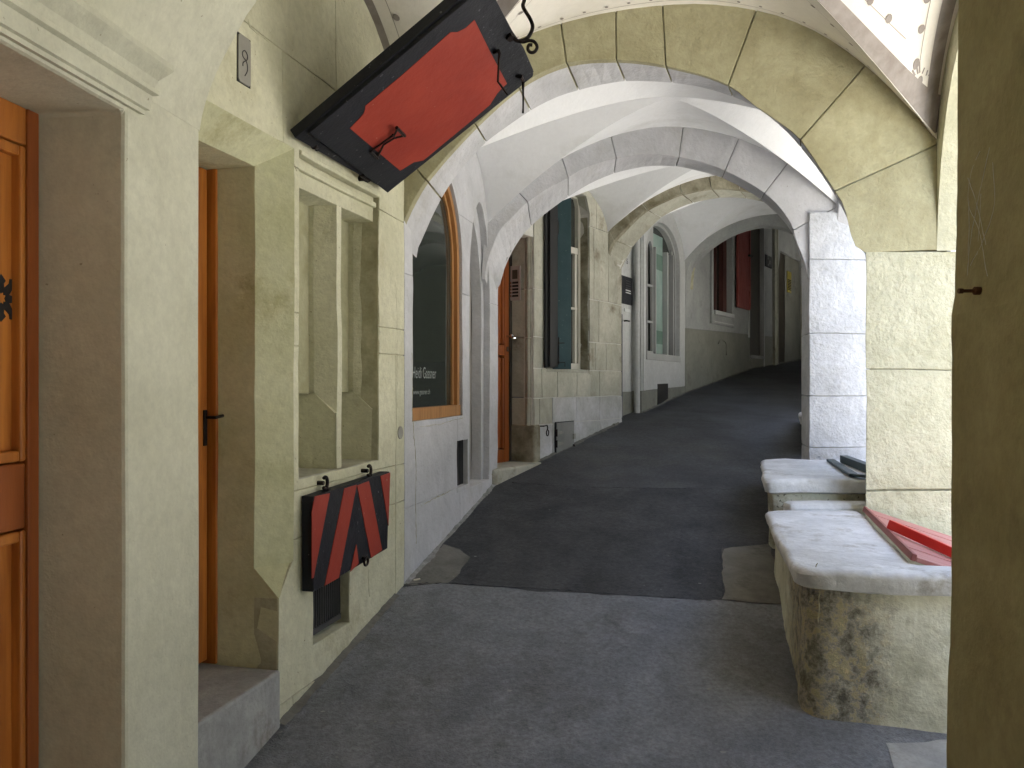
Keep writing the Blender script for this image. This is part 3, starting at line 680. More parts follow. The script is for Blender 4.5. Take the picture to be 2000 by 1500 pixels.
# door leaf (seen edge on)
DA = -.31
mb = MB(); mb.box(WA, adl, a545+.01, zs, zl-.08, DA-.08, DA-.05); dA = obj('door', mb, M['wood2'], RA)
aF = WA.a(419, DA); aG = WA.a(407.5, DA)
mb = MB(); mb.box(WA, aG+.006, aF+.02, zs, WA.at(412, 305, DA)[1], DA-.06, DA+.03); mb.box(WA, adl, aG+.006, WA.at(412, 305, DA)[1]-.05, WA.at(412, 305, DA)[1], DA-.06, DA+.02); obj('door_frame', mb, M['wood'], dA, bev=.004)
mb = MB(); mb.box(WA, aG-.09, aG-.008, zs+.02, WA.at(412, 308, DA)[1]-.055, DA-.05, DA); obj('stile', mb, M['wood'], dA, bev=.006)
mb = MB(); mb.box(WA, adl+.09, aG-.094, zs+.25, zs+1.0, DA-.05, DA-.02); mb.box(WA, adl+.09, aG-.094, zs+1.1, zl-.3, DA-.05, DA-.02); obj('panel', mb, M['wood2'], dA, bev=.006)
mb = MB(); hz = WA.at(404, 815, DA)[1]; ha = WA.a(401, DA)
mb.box(WA, ha-.016, ha+.006, hz-.115, hz+.03, DA, DA+.006); mb.tube([WA.p(ha, hz, DA), WA.p(ha, hz, DA+.05), WA.p(ha+.02, hz+.004, DA+.055), WA.p(ha+.055, hz+.006, DA+.05)], .007)
obj('handle', mb, M['iron'], dA, bev=.002)
# blind double window: outer rebate, mullion with chamfer, lintels
RD = -.035; ND = -.24
mb = MB(WOB)
nm0, nm1 = WA.a(653, RD), WA.a(668, RD); nr = WA.a(728, RD); nt_ = WA.at(605, 368, RD)[1]
nl = n0+.025
i0, i1 = nz0, nt_-.02
jh = [rect(nl, nm0, nz0, i1), rect(nm1, nr, nz0, i1)]
zstp = WA.at(655, 805, RD)[1]
sub = MB(WOB); sub.slab(WA, rect(n0-.002, n1+.002, nz0, nz1), [rect(nl, nm0+.055, nz0, i1+.03), rect(nm1, nr+.055, nz0, i1+.03)], ND, RD); 
# simplified: frame pieces one by one
def jamb(mb, ax, dirn):
    """light jamb whose face looks back along the wall: square below the stop, chamfered above; ax = front arris when square"""
    ch = .055; f_ = .5
    quad(mb, WA.p(ax, nz0, RD), WA.p(ax, nz0, ND), WA.p(ax, zstp, ND), WA.p(ax, zstp, RD))
    quad(mb, WA.p(ax, zstp, RD), WA.p(ax, zstp, ND), WA.p(ax, zstp+.09, ND), WA.p(ax, zstp+.09, RD-ch*1.9))
    quad(mb, WA.p(ax, zstp, RD), WA.p(ax, zstp+.09, RD-ch*1.9), WA.p(ax+ch*f_, zstp+.0, RD))
    N = 10
    for i in range(N):
        b0 = zstp+(i1-zstp)*i/N; b1 = zstp+(i1-zstp)*(i+1)/N
        bb0 = max(b0, zstp+.09) if i == 0 else b0
        quad(mb, WA.p(ax+ch*f_, b0, RD), WA.p(ax, bb0, RD-ch*1.9), WA.p(ax, b1, RD-ch*1.9), WA.p(ax+ch*f_, b1, RD))
        if i: quad(mb, WA.p(ax, b0, RD-ch*1.9), WA.p(ax, b0, ND), WA.p(ax, b1, ND), WA.p(ax, b1, RD-ch*1.9))
jamb(mb, nm0, 1); obj('chamfered_jamb', mb, M['yellow'], RA)
mb = MB(WOB); jamb(mb, nr-.012, 1); obj('chamfered_jamb', mb, M['yellow'], RA)
mb = MB(WOB); mb.box(WA, nm0+.0285, nm1, nz0, i1+.02, ND+.01, RD, nb=10); 
obj('mullion', mb, M['yellow'], RA, bev=.004)
mb = MB(WOB); mb.box(WA, nr+.002, n1+.01, nz0, i1+.02, ND, RD, nb=8); mb.box(WA, n0-.01, nl, nz0, i1+.02, ND, RD, nb=8); mb.box(WA, n0-.01, n1+.01, i1, nz1+.01, ND, RD, na=8)
obj('rebated_frame', mb, M['yellow'], RA, bev=.004)
mb = MB(WOB); mb.box(WA, n0-.02, n1+.02, nz0-.02, nz1+.02, ND-.04, ND); obj('blind_panel', mb, M['yellow'], RA)
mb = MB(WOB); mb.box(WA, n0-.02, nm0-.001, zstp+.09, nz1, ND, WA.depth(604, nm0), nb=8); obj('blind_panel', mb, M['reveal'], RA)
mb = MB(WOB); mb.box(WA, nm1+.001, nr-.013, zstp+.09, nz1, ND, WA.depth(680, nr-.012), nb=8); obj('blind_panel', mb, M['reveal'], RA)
mb = MB(WOB); mb.box(WA, n0-.0, n1+.0, nz0-.03, nz0+.004, ND, -.004, na=8); obj('sill', mb, M['stone'], RA, bev=.004)
mb = MB(WOB); mb.box(WA, n0, n1-.01, nz1-.022, nz1-.004, -.03, .012, na=8); mb.box(WA, n0, n1-.01, nz1-.075, nz1-.05, RD, -.012, na=8); obj('lintel_moulding', mb, M['yellow'], RA, bev=.004)
# vent grille under the striped board
mb = MB(); mb.box(WA, v0, v1, vz0, vz1, -.16, -.14); obj('vent_back', mb, M['ink'], RA)
vd = WA.depth(665, v1)
mb = MB(WOB); mb.box(WA, v0, v1, vz0-.03, vz0+.004, -.14, -.002); obj('vent_sill', mb, M['yellow'], RA)
mb = MB(); mb.box(WA, v0, v1, vz0+.02, vz0+.045, vd-.02, vd+.004); obj('grille_rail', mb, M['dark'], RA)
for k in range(17):
    a = v0+.006+(v1-v0-.01)*k/16; mb = MB(); mb.box(WA, a-.004, a+.004, vz0+.045, vz1, vd-.015, vd); obj('grille_bar', mb, M['dark'], RA)
# raised ridge of old plaster and other cracks
def crack(F, pxs, r, m, parent, name='crack', c=0.0):
    P = F.at_all(pxs, c); L = []
    for (a0, b0), (a1, b1) in zip(P, P[1:]):
        n = max(2, int(math.hypot(a1-a0, b1-b0)/.02))
        for k in range(n):
            t = k/n; L.append(F.p(a0+(a1-a0)*t+random.uniform(-.004, .004), b0+(b1-b0)*t+random.uniform(-.003, .003), c))
    L.append(F.p(*P[-1], c)); L = [wob(p) for p in L]
    mb = MB(); mb.tube(L, [r*random.uniform(.35, 1.2) for _ in L], n=5); return obj(name, mb, m, parent)
crack(WA, [(484, 36), (487, 52), (503, 64), (528, 84)], .004, M['yellow'], RA, 'plaster_ridge')
crack(WA, [(566, 316), (574, 322), (578, 334)], .0025, M['ymort'], RA)
crack(WA, [(738, 426), (742, 700)], .002, M['ymort'], RA)
crack(WA, [(772, 520), (776, 640), (775, 800)], .0012, M['ymort'], RA)
crack(WA, [(719, 1110), (720, 1160), (722, 1165)], .0015, M['ymort'], RA)
# small round plug and metal plate
mb = MB(); q = WA.at(781, 845); mb.prism(WA, [(q[0]+.036*cos(2*pi*k/20), q[1]+.036*sin(2*pi*k/20)) for k in range(20)], -.01, .006)
obj('wall_disc', mb, M['plate'], label='small round metal disc set in the yellow wall right of the striped board', cat='disc', bev=.002)
pl = WA.at_all([(463, 63), (485, 74), (487, 182), (465, 166)]); x0 = pl[0][0]; x1 = pl[2][0]; y0 = pl[2][1]+.02; y1 = pl[0][1]
RP = thing('wall_plate', 'upright grey metal plate with a scratched curl, fixed above the doorway', 'plate', tuple(WA.p((x0+x1)/2, (y0+y1)/2)))
mb = MB(); e = .010; mb.prism(WA, [(x0+e, y0), (x1-e, y0), (x1, y0+e), (x1, y1-e), (x1-e, y1), (x0+e, y1), (x0, y1-e), (x0, y0+e)], .0, .007); obj('plate', mb, M['plate'], RP, bev=.0015)
mb = MB(); mb.prism(WA, [(x0-.003, y0-.003), (x1+.003, y0-.003), (x1+.003, y1+.003), (x0-.003, y1+.003)], -.002, .003); obj('edge', mb, M['ink'], RP)
cx, cy = (x0+x1)/2, (y0+y1)/2; h_ = (y1-y0)
sq = smooth([(cx-.001, cy-.33*h_), (cx+.016, cy-.18*h_), (cx+.010, cy-.02*h_), (cx-.014, cy+.05*h_), (cx-.016, cy+.14*h_), (cx, cy+.2*h_), (cx+.016, cy+.13*h_), (cx+.012, cy+.03*h_), (cx-.012, cy-.07*h_), (cx-.014, cy-.15*h_)], 4)
mb = MB(); mb.strip(WA, sq, .0035, .006, .0085); obj('curl', mb, M['ink'], RP)

# ---------------------------------------------------------------- wall B: cool white, arched shop window, vent, slim niche
RB = thing('house_wall', 'cool white limewashed house wall with arched wood-framed shop window', 'wall', tuple(WA.p(5.6, -1.0, -.05)))
bw0, bw1 = WA.a(806), WA.a(903); bz0 = WA.at(820, 822)[1]; 
wc = (bw0+bw1)/2; wh = (bw1-bw0)/2
wout = arched(bw0, bw1, bz0, .80, .60, 20)
ni0, ni1 = WA.a(917), WA.a(953); nb0 = WA.at(920, 951)[1]; nio = arched(ni0, ni1+.05, nb0, .72, .62, 18, True)
ve0, ve1 = WA.a(893), WA.a(914); vb0, vb1 = WA.at(893, 953)[1], WA.at(893, 862)[1]
a_e = WA.a(969)
hb = [wout, rect(ve0, ve1, vb0, vb1), nio]
outB = [(a790, -3.2), (a_e+.05, -3.2), (a_e+.05, TOP), (a790, TOP)]
mb = MB(WOB); mb.slab(WA, outB, hb, -.30, -.008, 0); obj('joint_backing', mb, M['lilac'], RB)
zB = [-3.2, WA.at(850, 970)[1], .62, 1.15, TOP]; vB = [[5.75], [5.70], [5.69], [5.2]]
clip_cells(WA, outB, hb, zB, vB, .0012, -.009, 0, M['lilac'], RB)
crack(WA, [(804, 690), (806, 800), (811, 900), (812, 1060)], .002, M['ymort'], RB)
crack(WA, [(822, 988), (850, 972), (868, 964), (880, 956)], .003, M['ymort'], RB)
crack(WA, [(819, 834), (860, 828), (903, 817)], .0022, M['ymort'], RB)
crack(WA, [(905, 365), (905, 377), (908, 379), (909, 366)], .0018, M['ymort'], RB)
WR = .028
winner = [(wc+(x-wc)*(1-.06/wh*.75), bz0+(y-bz0)*.975+(.045 if y < .0 else 0)) for x, y in wout]
mb = MB(); mb.box(WA, bw0, bw1, bz0+.002, bz0+.075, -.07, -.012)
obj_w = obj('window', mb, M['wood3'], RB, bev=.003)
def ring(n_, w_, spring, rise, a0, a1, b0):
    c = (a0+a1)/2; h = (a1-a0)/2-w_/2; L = [(a1-w_/2, b0)]
    for i in range(n_+1):
        t = pi*i/n_; L.append((c+h*cos(t), spring+(rise-w_/2)*sin(t)))
    L.append((a0+w_/2, b0)); return L
mb = MB(); mb.strip(WA, ring(26, .045, .80, .60, bw0, bw1, bz0+.075), .045, -.07, -.02); obj('frame', mb, M['wood3'], obj_w, bev=.003)
mb = MB(); mb.strip(WA, ring(26, .03, .80, .555, bw0+.045, bw1-.045, bz0+.078), .028, -.075, -.045); obj('glazing_bead', mb, M['wood3'], obj_w, bev=.003)
mb = MB(); mb.prism(WA, arched(bw0+.05, bw1-.05, bz0+.075, .80, .545, 20), -.066, -.060); obj('pane', mb, M['glass'], obj_w)
t0 = WA.a(806, -.058); t1 = WA.a(852, -.058)
lettering(WA, 'Heidi Gassner', t0, WA.at(840, 739, -.058)[1], t1-t0, .072, -.0585, M['faded'], obj_w)
t1 = WA.a(840, -.058); lettering(WA, 'www.gassner.ch', t0+.01, WA.at(830, 770, -.058)[1], t1-t0-.01, .034, -.0585, M['faded'], obj_w)
mb = MB(); mb.box(WA, ve0, ve1, vb0, vb1, -.19, -.16); obj('vent_back', mb, M['ink'], RB)
vd = WA.depth(905, ve1)
for k in range(8):
    a = ve0+.01+(ve1-ve0-.02)*k/7; mb = MB(); mb.box(WA, a-.005, a+.005, vb0, vb1, vd-.02, vd); obj('grille_bar', mb, M['dark'], RB)
mb = MB(WOB); mb.box(WA, ve0-.01, ve1+.01, vb0-.03, vb0, -.16, .004); obj('vent_sill', mb, M['lilac'], RB, bev=.004)
# niche: recessed panel, right jamb chamfered
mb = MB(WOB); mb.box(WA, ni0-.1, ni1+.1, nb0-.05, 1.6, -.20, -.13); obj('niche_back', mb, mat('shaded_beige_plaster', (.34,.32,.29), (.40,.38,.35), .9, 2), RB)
mb = MB(WOB); mb.slab(WA, arched(ni0-.02, ni1+.06, nb0-.01, .72, .63, 18, True), [arched(ni0-.07, ni1-.005, nb0-.02, .66, .56, 18, True)], -.13, -.05); obj('niche_moulding', mb, M['lilac'], RB, bev=.03)
# ---------------------------------------------------------------- wall C: sandstone ashlar, door, shuttered window
RC = thing('house_wall', 'sandstone ashlar house wall with pale joints, red-brown door and teal shutter', 'wall', tuple(WC.p(1.0, -.5, -.05)))
d1c = WC.a(1043); zsC = WC.at(1043, 903)[1]
w0, w1 = WC.a(1068), WC.a(1152); wz0 = WC.at(1140, 722)[1]; wz1 = WC.at(1130, 372)[1]
lenC = WC.a(1207)
winC = [(w0, wz0), (w1, wz0), (w1, wz1-.18), (w1-.07, wz1-.02), (w0+.07, wz1-.02), (w0, wz1-.18)]
hat = WC.at_all([(1084, 826), (1118, 822), (1118, 878), (1084, 887)])
doorC = [(-.25, -3), (d1c, -3), (d1c, 1.0), (-.25, 1.25)]
outC = [(-.05, -3.2), (lenC+.1, -3.2), (lenC+.1, TOP), (-.05, TOP)]
hC = [[(-.1, -3.3), (d1c, -3.3), (d1c, 1.25), (-.1, 1.25)], winC]
mb = MB(WOB); mb.slab(WC, [(d1c, -3.2), (lenC+.1, -3.2), (lenC+.1, TOP), (d1c, TOP)], [winC], -.10, -.008); mb.box(WC, -.05, d1c-.001, 1.25, TOP, -.1, -.008); obj('mortar', mb, M['mortar'], RC)
zCj = [-3.2, WC.at(1060, 829)[1], WC.at(1060, 777)[1], wz0-.002, WC.at(1160, 668)[1], WC.at(1040, 562)[1], WC.at(1160, 445)[1], WC.at(1150, 372)[1], TOP]
vCj = [[WC.a(1080)], [WC.a(1054), WC.a(1079), WC.a(1126), WC.a(1171)], [WC.a(1059), WC.a(1089), WC.a(1127), WC.a(1171)], [WC.a(1163), WC.a(1184)], [WC.a(1170)], [WC.a(1160), WC.a(1188)], [WC.a(1165)], [WC.a(1120), WC.a(1165)]]
outC2 = [(d1c, -3.2), (lenC+.1, -3.2), (lenC+.1, TOP), (d1c, TOP)]
for r in range(len(zCj)-1):
    if r == 1:
        xs = WC.a(1079)
        clip_cells(WC, [(d1c, -3.2), (xs, -3.2), (xs, TOP), (d1c, TOP)], [winC], zCj[r:r+2], [vCj[r][:1]], .004, -.02, 0, M['stone'], RC, bev=.002)
        clip_cells(WC, [(xs, -3.2), (lenC+.1, -3.2), (lenC+.1, TOP), (xs, TOP)], [winC], zCj[r:r+2], [vCj[r][2:]], .002, -.02, .002, M['washed'], RC, bev=.002)
        continue
    clip_cells(WC, outC2, [winC], zCj[r:r+2], [vCj[r]], .004, -.02, 0, M['washed'] if r < 1 else M['stone'], RC, bev=.002)
# door reveal, roll moulding
mb = MB(WOB)
for b0, b1 in ((WC.at(1030, 832)[1], zCj[2]), (zCj[2]+.006, WC.at(1030, 658)[1]), (WC.at(1030, 658)[1]+.006, WC.at(1030, 562)[1]), (WC.at(1030, 562)[1]+.006, WC.at(1030, 450)[1]), (WC.at(1030, 450)[1]+.006, 1.6)):
    mb = MB(WOB); mb.box(WC, d1c, d1c+.02, b0, b1, -.30, -.012); mb.box(WC, d1c-.008, d1c+.02, b0, b1, -.09, -.02); obj('jamb_stone', mb, M['stone'], RC, bev=.008)
    mb = MB(WOB); mb.tube([WC.p(d1c+.008, b0, -.055), WC.p(d1c+.008, b1, -.055)], .028, n=12); obj('roll_moulding', mb, M['stone'], RC, sm=True)
mb = MB(WOB); mb.box(WC, d1c-.01, d1c+.10, -3, WC.at(1030, 830)[1], -.30, .012, nb=6); obj('jamb_base', mb, M['stain'], RC, bev=.02)
mb = MB(WOB); mb.box(WC, -.1, d1c+.05, -3, zsC, -.45, .05); obj('step', mb, M['stone'], RC, bev=.015)
DC = -.225
mb = MB(); mb.box(WC, -.35, d1c+.01, zsC, 1.25, DC-.10, DC-.05); dC = obj('door', mb, M['wood2'], RC)
ae = WC.a(998, DC)
mb = MB(); mb.box(WC, ae-.025, ae+.04, zsC, 1.3, DC-.05, DC+.005); obj('stile', mb, M['brown'], dC, bev=.004)
mb = MB(); mb.box(WC, ae-.10, ae-.03, zsC, 1.25, DC-.05, DC); obj('stile', mb, M['wood2'], dC, bev=.004)
zk = WC.at(985, 690, DC)[1]
for b0, b1 in ((zsC+.12, zk-.04), (zk+.08, 1.1)):
    mb = MB(); mb.box(WC, -.35, ae-.12, b0, b1, DC-.05, DC-.022); mb.box(WC, ae-.125, ae-.105, b0, b1, DC-.05, DC-.004); obj('panel', mb, M['wood2'], dC, bev=.006)
for b0_, b1_ in ((b0-.10, b0-.01), (zsC, zsC+.11)):
    mb = MB(); mb.box(WC, -.35, ae-.103, b0_, b1_, DC-.05, DC-.002); obj('rail', mb, M['wood2'], dC, bev=.004)
kz = WC.at(992, 657, DC)[1]; ka = WC.a(990, DC); mb = MB(); mb.tube([WC.p(ka, kz, DC), WC.p(ka, kz, DC+.04), WC.p(ka, kz, DC+.045), WC.p(ka, kz, DC+.06), WC.p(ka, kz, DC+.075)], [.010, .008, .018, .020, .010], n=14); obj('knob', mb, M['bright'], dC, sm=True)
mb = MB(); mb.box(WC, ka-.012, ka+.012, kz-.13, kz-.09, DC, DC+.01); obj('lock', mb, M['bright'], dC)
# intercom on the door jamb
FI = Frame(WC.p(d1c, 0, 0), WC.Z.copy())
FI.Z = -WC.X.copy(); FI.X = WC.Z.copy()
q = FI.at_all([(994, 520), (1015, 520), (1015, 586), (994, 586)], .03); ia0, ia1 = sorted((q[0][0], q[1][0])); ib0, ib1 = q[2][1], q[0][1]
RI = thing('intercom', 'beige door entry panel with five bell buttons on the sandstone door jamb', 'intercom', tuple(FI.p((ia0+ia1)/2, (ib0+ib1)/2, .01)))
mb = MB(); mb.box(FI, ia0, ia1, ib0, ib1, .008, .026); obj('housing', mb, M['intercom'], RI, bev=.003)
W_ = ia1-ia0; H_ = ib1-ib0
mb = MB(); mb.box(FI, ia0+.30*W_, ia0+.78*W_, ib0+.62*H_, ib0+.88*H_, .026, .029); obj('speaker_grille', mb, M['brown'], RI)
for k in range(5):
    b0 = ib0+(.10+.095*k)*H_; mb = MB(); mb.box(FI, ia0+.30*W_, ia0+.86*W_, b0, b0+.06*H_, .026, .029); s_ = obj('name_strip', mb, M['ink'], RI)
    mb = MB(); mb.box(FI, ia0+.10*W_, ia0+.24*W_, b0, b0+.055*H_, .026, .032); obj('bell_button', mb, M['bright'], RI)
# window of wall C
WD_ = -.10
mb = MB(WOB); mb.box(WC, w1-.002, w1+.03, wz0, wz1-.2, -.30, -.015, nb=6); obj('window_reveal', mb, M['stain'], RC, bev=.01)
mb = MB(WOB); mb.slab(WC, [(w0-.03, wz0-.02), (w1+.03, wz0-.02), (w1+.03, wz1+.1), (w0-.03, wz1+.1)], [winC], -.30, -.02); obj('window_surround', mb, M['stone'], RC)
fw1 = WC.a(1135, WD_); fw0 = fw1-.62
mb = MB(); zt_ = WC.at(1125, 378, WD_)[1]
fr = [(fw0, wz0), (fw1, wz0), (fw1, zt_-.10), (fw1-.055, zt_), (fw0+.055, zt_), (fw0, zt_-.10)]
frin = [(fw0+.05, wz0+.06), (fw1-.055, wz0+.06), (fw1-.055, zt_-.12), (fw1-.09, zt_-.05), (fw0+.09, zt_-.05), (fw0+.05, zt_-.12)]
mb.slab(WC, fr, [frin], WD_-.06, WD_); wnC = obj('window', mb, M['white'], RC, bev=.004)
ztr = WC.at(1125, 490, WD_)[1]
mb = MB(); mb.box(WC, fw0+.05, fw1-.055, ztr-.03, ztr+.03, WD_-.05, WD_-.005); obj('transom', mb, M['white'], wnC, bev=.003)
for x_ in (fw1-.085, (fw0+fw1)/2):
    mb = MB(); mb.box(WC, x_-.02, x_+.02, wz0+.06, ztr-.03, WD_-.05, WD_-.012); obj('sash_stile', mb, M['white'], wnC, bev=.003)
mb = MB(); zb_ = WC.at(1120, 602, WD_)[1]; mb.box(WC, fw0+.05, fw1-.055, zb_-.012, zb_+.012, WD_-.05, WD_-.015); obj('glazing_bar', mb, M['white'], wnC)
mb = MB(); mb.box(WC, fw0+.04, fw1-.05, wz0+.05, zt_-.04, WD_-.045, WD_-.04); obj('pane', mb, M['glass'], wnC)
mb = MB(WOB); mb.box(WC, w0, w1, wz0-.03, wz0+.004, -.28, .004); obj('sill', mb, M['stone'], RC, bev=.006)
# folding shutter standing out from the wall
RS = thing('window_shutter', 'tall dark teal folding shutter with oval hole and iron bolt, standing out from sandstone wall', 'shutter', tuple(WC.p(WC.a(1068), .1, .06)))
q0 = WC.p(WC.a(1063), 0, .035); 
FS = Frame((0, 0, 0), (1, 0, 0))
sa = WC.p(WC.a(1079), 0, .03)
kk = .0719; # right edge ray
sbx = sa.x+.205; sb = V((sbx, sa.y-.06-.0, 0)); sb.y = sbx/((1115-1000)/FPX) if False else sa.y+.02
dirS = (sb-sa); FS = Frame(sa, (dirS.x, dirS.y))
ss0 = FS.a(1080); ss1 = FS.a(1115.5); sz0 = FS.at(1100, 721)[1]; sz1 = FS.at(1100, 372)[1]
ov = FS.at(1088, 443)
mb = MB(); mb.slab(FS, rect(ss0, ss1, sz0, sz1), [[(ov[0]+.020*cos(2*pi*k/24), ov[1]+.088*sin(2*pi*k/24)) for k in range(24)]], -.03, 0, seg=.3); leaf = obj('leaf', mb, M['green'], RS, bev=.002)
mb = MB(); mb.box(FS, ss0+.003, ss0+.05, sz0+.01, sz1-.01, -.05, -.034); obj('leaf', mb, M['black'], RS)
mb = MB(); mb.box(WC, WC.a(1060), WC.a(1079), sz0+.01, sz1-.01, .012, .03); mb.box(WC, WC.a(1064), WC.a(1079), sz0+.02, sz1-.02, .034, .055); obj('leaf', mb, M['ink'], RS, bev=.002)
mb = MB(); a_ = FS.a(1091); z0_, z1_ = FS.at(1091, 712)[1], FS.at(1091, 670)[1]
mb.tube([FS.p(a_, z0_, .012), FS.p(a_, z1_+.05, .012)], .005); mb.tube([FS.p(a_-.012, z1_, .012), FS.p(a_+.05, z1_, .014)], .004); mb.tube([FS.p(a_-.012, z0_+.02, .012), FS.p(a_+.055, z0_+.02, .014), FS.p(a_+.055, z0_-.02, .014)], .004)
obj('bolt', mb, M['iron'], RS)
for zz in (.25, .75): 
    mb = MB(); z_ = sz0+(sz1-sz0)*zz; mb.tube([FS.p(ss0-.004, z_-.03, .004), FS.p(ss0-.004, z_+.03, .004)], .008); obj('hinge', mb, M['iron'], RS)
# coal hatch and hook ring
x0, x1, y0, y1 = hat[0][0], hat[1][0], hat[3][1], hat[0][1]
RH = thing('wall_hatch', 'small grey metal wall hatch with two strap hinges, low on the sandstone wall', 'hatch', tuple(WC.p((x0+x1)/2, y0, .01)))
mb = MB(); mb.prism(WC, [(x0, y0), (x1, y0+.05), (x1, y1), (x0, y1)], .0, .020); obj('door', mb, M['metal'], RH, bev=.003)
mb = MB(); mb.prism(WC, [(x0-.008, y0-.008), (x1+.008, y0+.042), (x1+.008, y1+.008), (x0-.008, y1+.008)], .0, .012); obj('frame', mb, M['ink'], RH)
for z_ in (y0+.09, y1-.09):
    mb = MB(); mb.prism(WC, [(x0-.012, z_-.017), (x0+.08, z_-.012), (x0+.12, z_), (x0+.08, z_+.014), (x0-.012, z_+.019)], .020, .027); obj('strap_hinge', mb, M['plate'], RH, bev=.002)
    mb = MB(); mb.tube([WC.p(x0-.014, z_-.03, .022), WC.p(x0-.014, z_+.035, .022)], .011); obj('hinge_pin', mb, M['iron'], RH)
mb = MB(); mb.box(WC, x1-.035, x1+.004, (y0+y1)/2-.02, (y0+y1)/2+.03, .02, .035); obj('latch', mb, M['plate'], RH, bev=.002); mb = MB(); mb.tube([WC.p(x1-.02, (y0+y1)/2-.07, .02), WC.p(x1-.02, (y0+y1)/2-.11, .035)], .012); obj('latch_knob', mb, M['iron'], RH, bev=.002)
hq = WC.at(1068, 832, .04); hr = WC.at(1071, 845, .04)
mb = MB(); mb.tube([WC.p(hq[0]-.05, hq[1]+.0, .0), WC.p(hq[0]-.03, hq[1], .03), WC.p(hq[0]+.015, hq[1]+.005, .035), WC.p(hr[0]-.003, hr[1]+.045, .035), WC.p(hr[0], hr[1]+.02, .03)], .006)
mb.tube([WC.p(hr[0]+.020*sin(2*pi*k/16)+.004, hr[1]-.002+.026*cos(2*pi*k/16), .03) for k in range(17)], .005, cap=False)
obj('iron_ring', mb, M['iron'], label='small black iron stay with ring end, beside the grey wall hatch', cat='hook')

# ---------------------------------------------------------------- wall D
RDD = thing('house_wall', 'white painted house wall with arched triple window above a grey dado', 'wall', tuple(WD.p(1.2, -.2, -.05)))
jd = WD.a(1253); dd0 = WD.a(1262); dd1 = WD.a(1328); wzb = WD.at(1262, 702)[1]; endD = WD.a(1338)
zdd = WD.at(1255, 763)[1]; ztW = WD.at(1295, 436)[1]
wD = arched(dd0, dd1, wzb, ztW-.42, .42, 18)
va, vb = WD.a(1284), WD.a(1304); vz0d, vz1d = WD.at(1284, 792)[1], WD.at(1284, 750)[1]
mb = MB(.003); vh = [(va, vz0d), (vb, vz0d+.075), (vb, vz1d+.005), (va, vz1d)]
mb.slab(WD, [(jd, zdd), (endD, zdd+.045), (endD, TOP), (jd, TOP)], [wD, [(x, max(y, zdd+.02)) for x, y in vh]], -.28, 0)
obj('white_paint', mb, M['ywhite'], RDD, bev=.004)
mb = MB(.003); mb.slab(WD, [(jd, -3), (endD, -3), (endD, zdd+.042), (jd, zdd-.003)], [[(x, min(y, zdd+.0)) for x, y in vh]] if False else [], -.28, 0)
obj('dado', mb, M['dado'], RDD)
mb = MB(); mb.prism(WD, vh, .0, .006); obj('vent', mb, M['ink'], RDD)
DD = WD.depth(1234, jd)
mb = MB(.002); mb.tube([WD.p(jd-.004, -3, DD*.45), WD.p(jd-.004, 2.6, DD*.45)], abs(DD)*.3, n=12); obj('roll_moulding', mb, M['ywhite'], RDD, sm=True)
mb = MB(.003); mb.box(WD, WD.a(1255), WD.a(1259), zdd, 2.4, -.1, .012); obj('jamb_edge', mb, M['ywhite'], RDD, bev=.004)
# recessed door 4 to the left
aq = jd-.05
mb = MB(); mb.box(WD, -.30, aq+.10, -1.2, 2.3, DD-.08, DD-.002); d4 = obj('door', mb, M['ywhite'], RDD, label='grey painted door side wall in shade')
mb = MB(); mb.box(WD, -.3, aq+.08, -1.2, WD.at(1225, 765, DD)[1], DD-.03, DD+.003); obj('dado_panel', mb, M['dado'], d4)
mb = MB(); mb.box(WD, WD.a(1208, DD)-.05, WD.a(1212.5, DD), -1.2, .75, DD-.02, DD+.02); obj('leaf_edge', mb, M['navy'], d4)
mb = MB(); mb.box(WD, -.2, jd, -1.2, WD.at(1240, 822)[1], -.3, .03); obj('step', mb, M['dado'], RDD, bev=.01)
q = WD.at_all([(1211, 537), (1232, 597)], DD); RI2 = thing('intercom', 'black bell panel with two lit name strips beneath a house number 5', 'intercom', tuple(WD.p((q[0][0]+q[1][0])/2, (q[0][1]+q[1][1])/2, DD)))
mb = MB(); mb.box(WD, q[0][0], q[1][0], q[1][1], q[0][1], DD, DD+.02); obj('housing', mb, M['black'], RI2, bev=.004)
wI = q[1][0]-q[0][0]; hI = q[0][1]-q[1][1]
for k in range(6):
    b0 = q[1][1]+hI*(.40+.085*k); mb = MB(); mb.box(WD, q[0][0]+.35*wI, q[0][0]+.82*wI, b0, b0+.035*hI, DD+.02, DD+.022); obj('name_strip', mb, M['label_white'] if k < 2 else M['dark'], RI2)
q = WD.at_all([(1219, 602), (1231, 611)], DD); mb = MB(); mb.box(WD, q[0][0], q[1][0], q[1][1], q[0][1], DD, DD+.006); obj('notice', mb, M['label_white'], label='small white notice stuck below the black bell panel', cat='notice')
q = WD.at(1224, 515, DD+.004); lettering(WD, '5', q[0]-.01, q[1], .045, .06, DD+.005, M['ink'], RDD, 'house_number')
mb = MB(); q = WD.at(1217, 627, DD); mb.tube([WD.p(q[0]-.02, q[1], DD+.02), WD.p(q[0]-.02, q[1], DD+.05), WD.p(q[0]+.06, q[1], DD+.05)], .009); obj('handle', mb, M['iron'], d4)
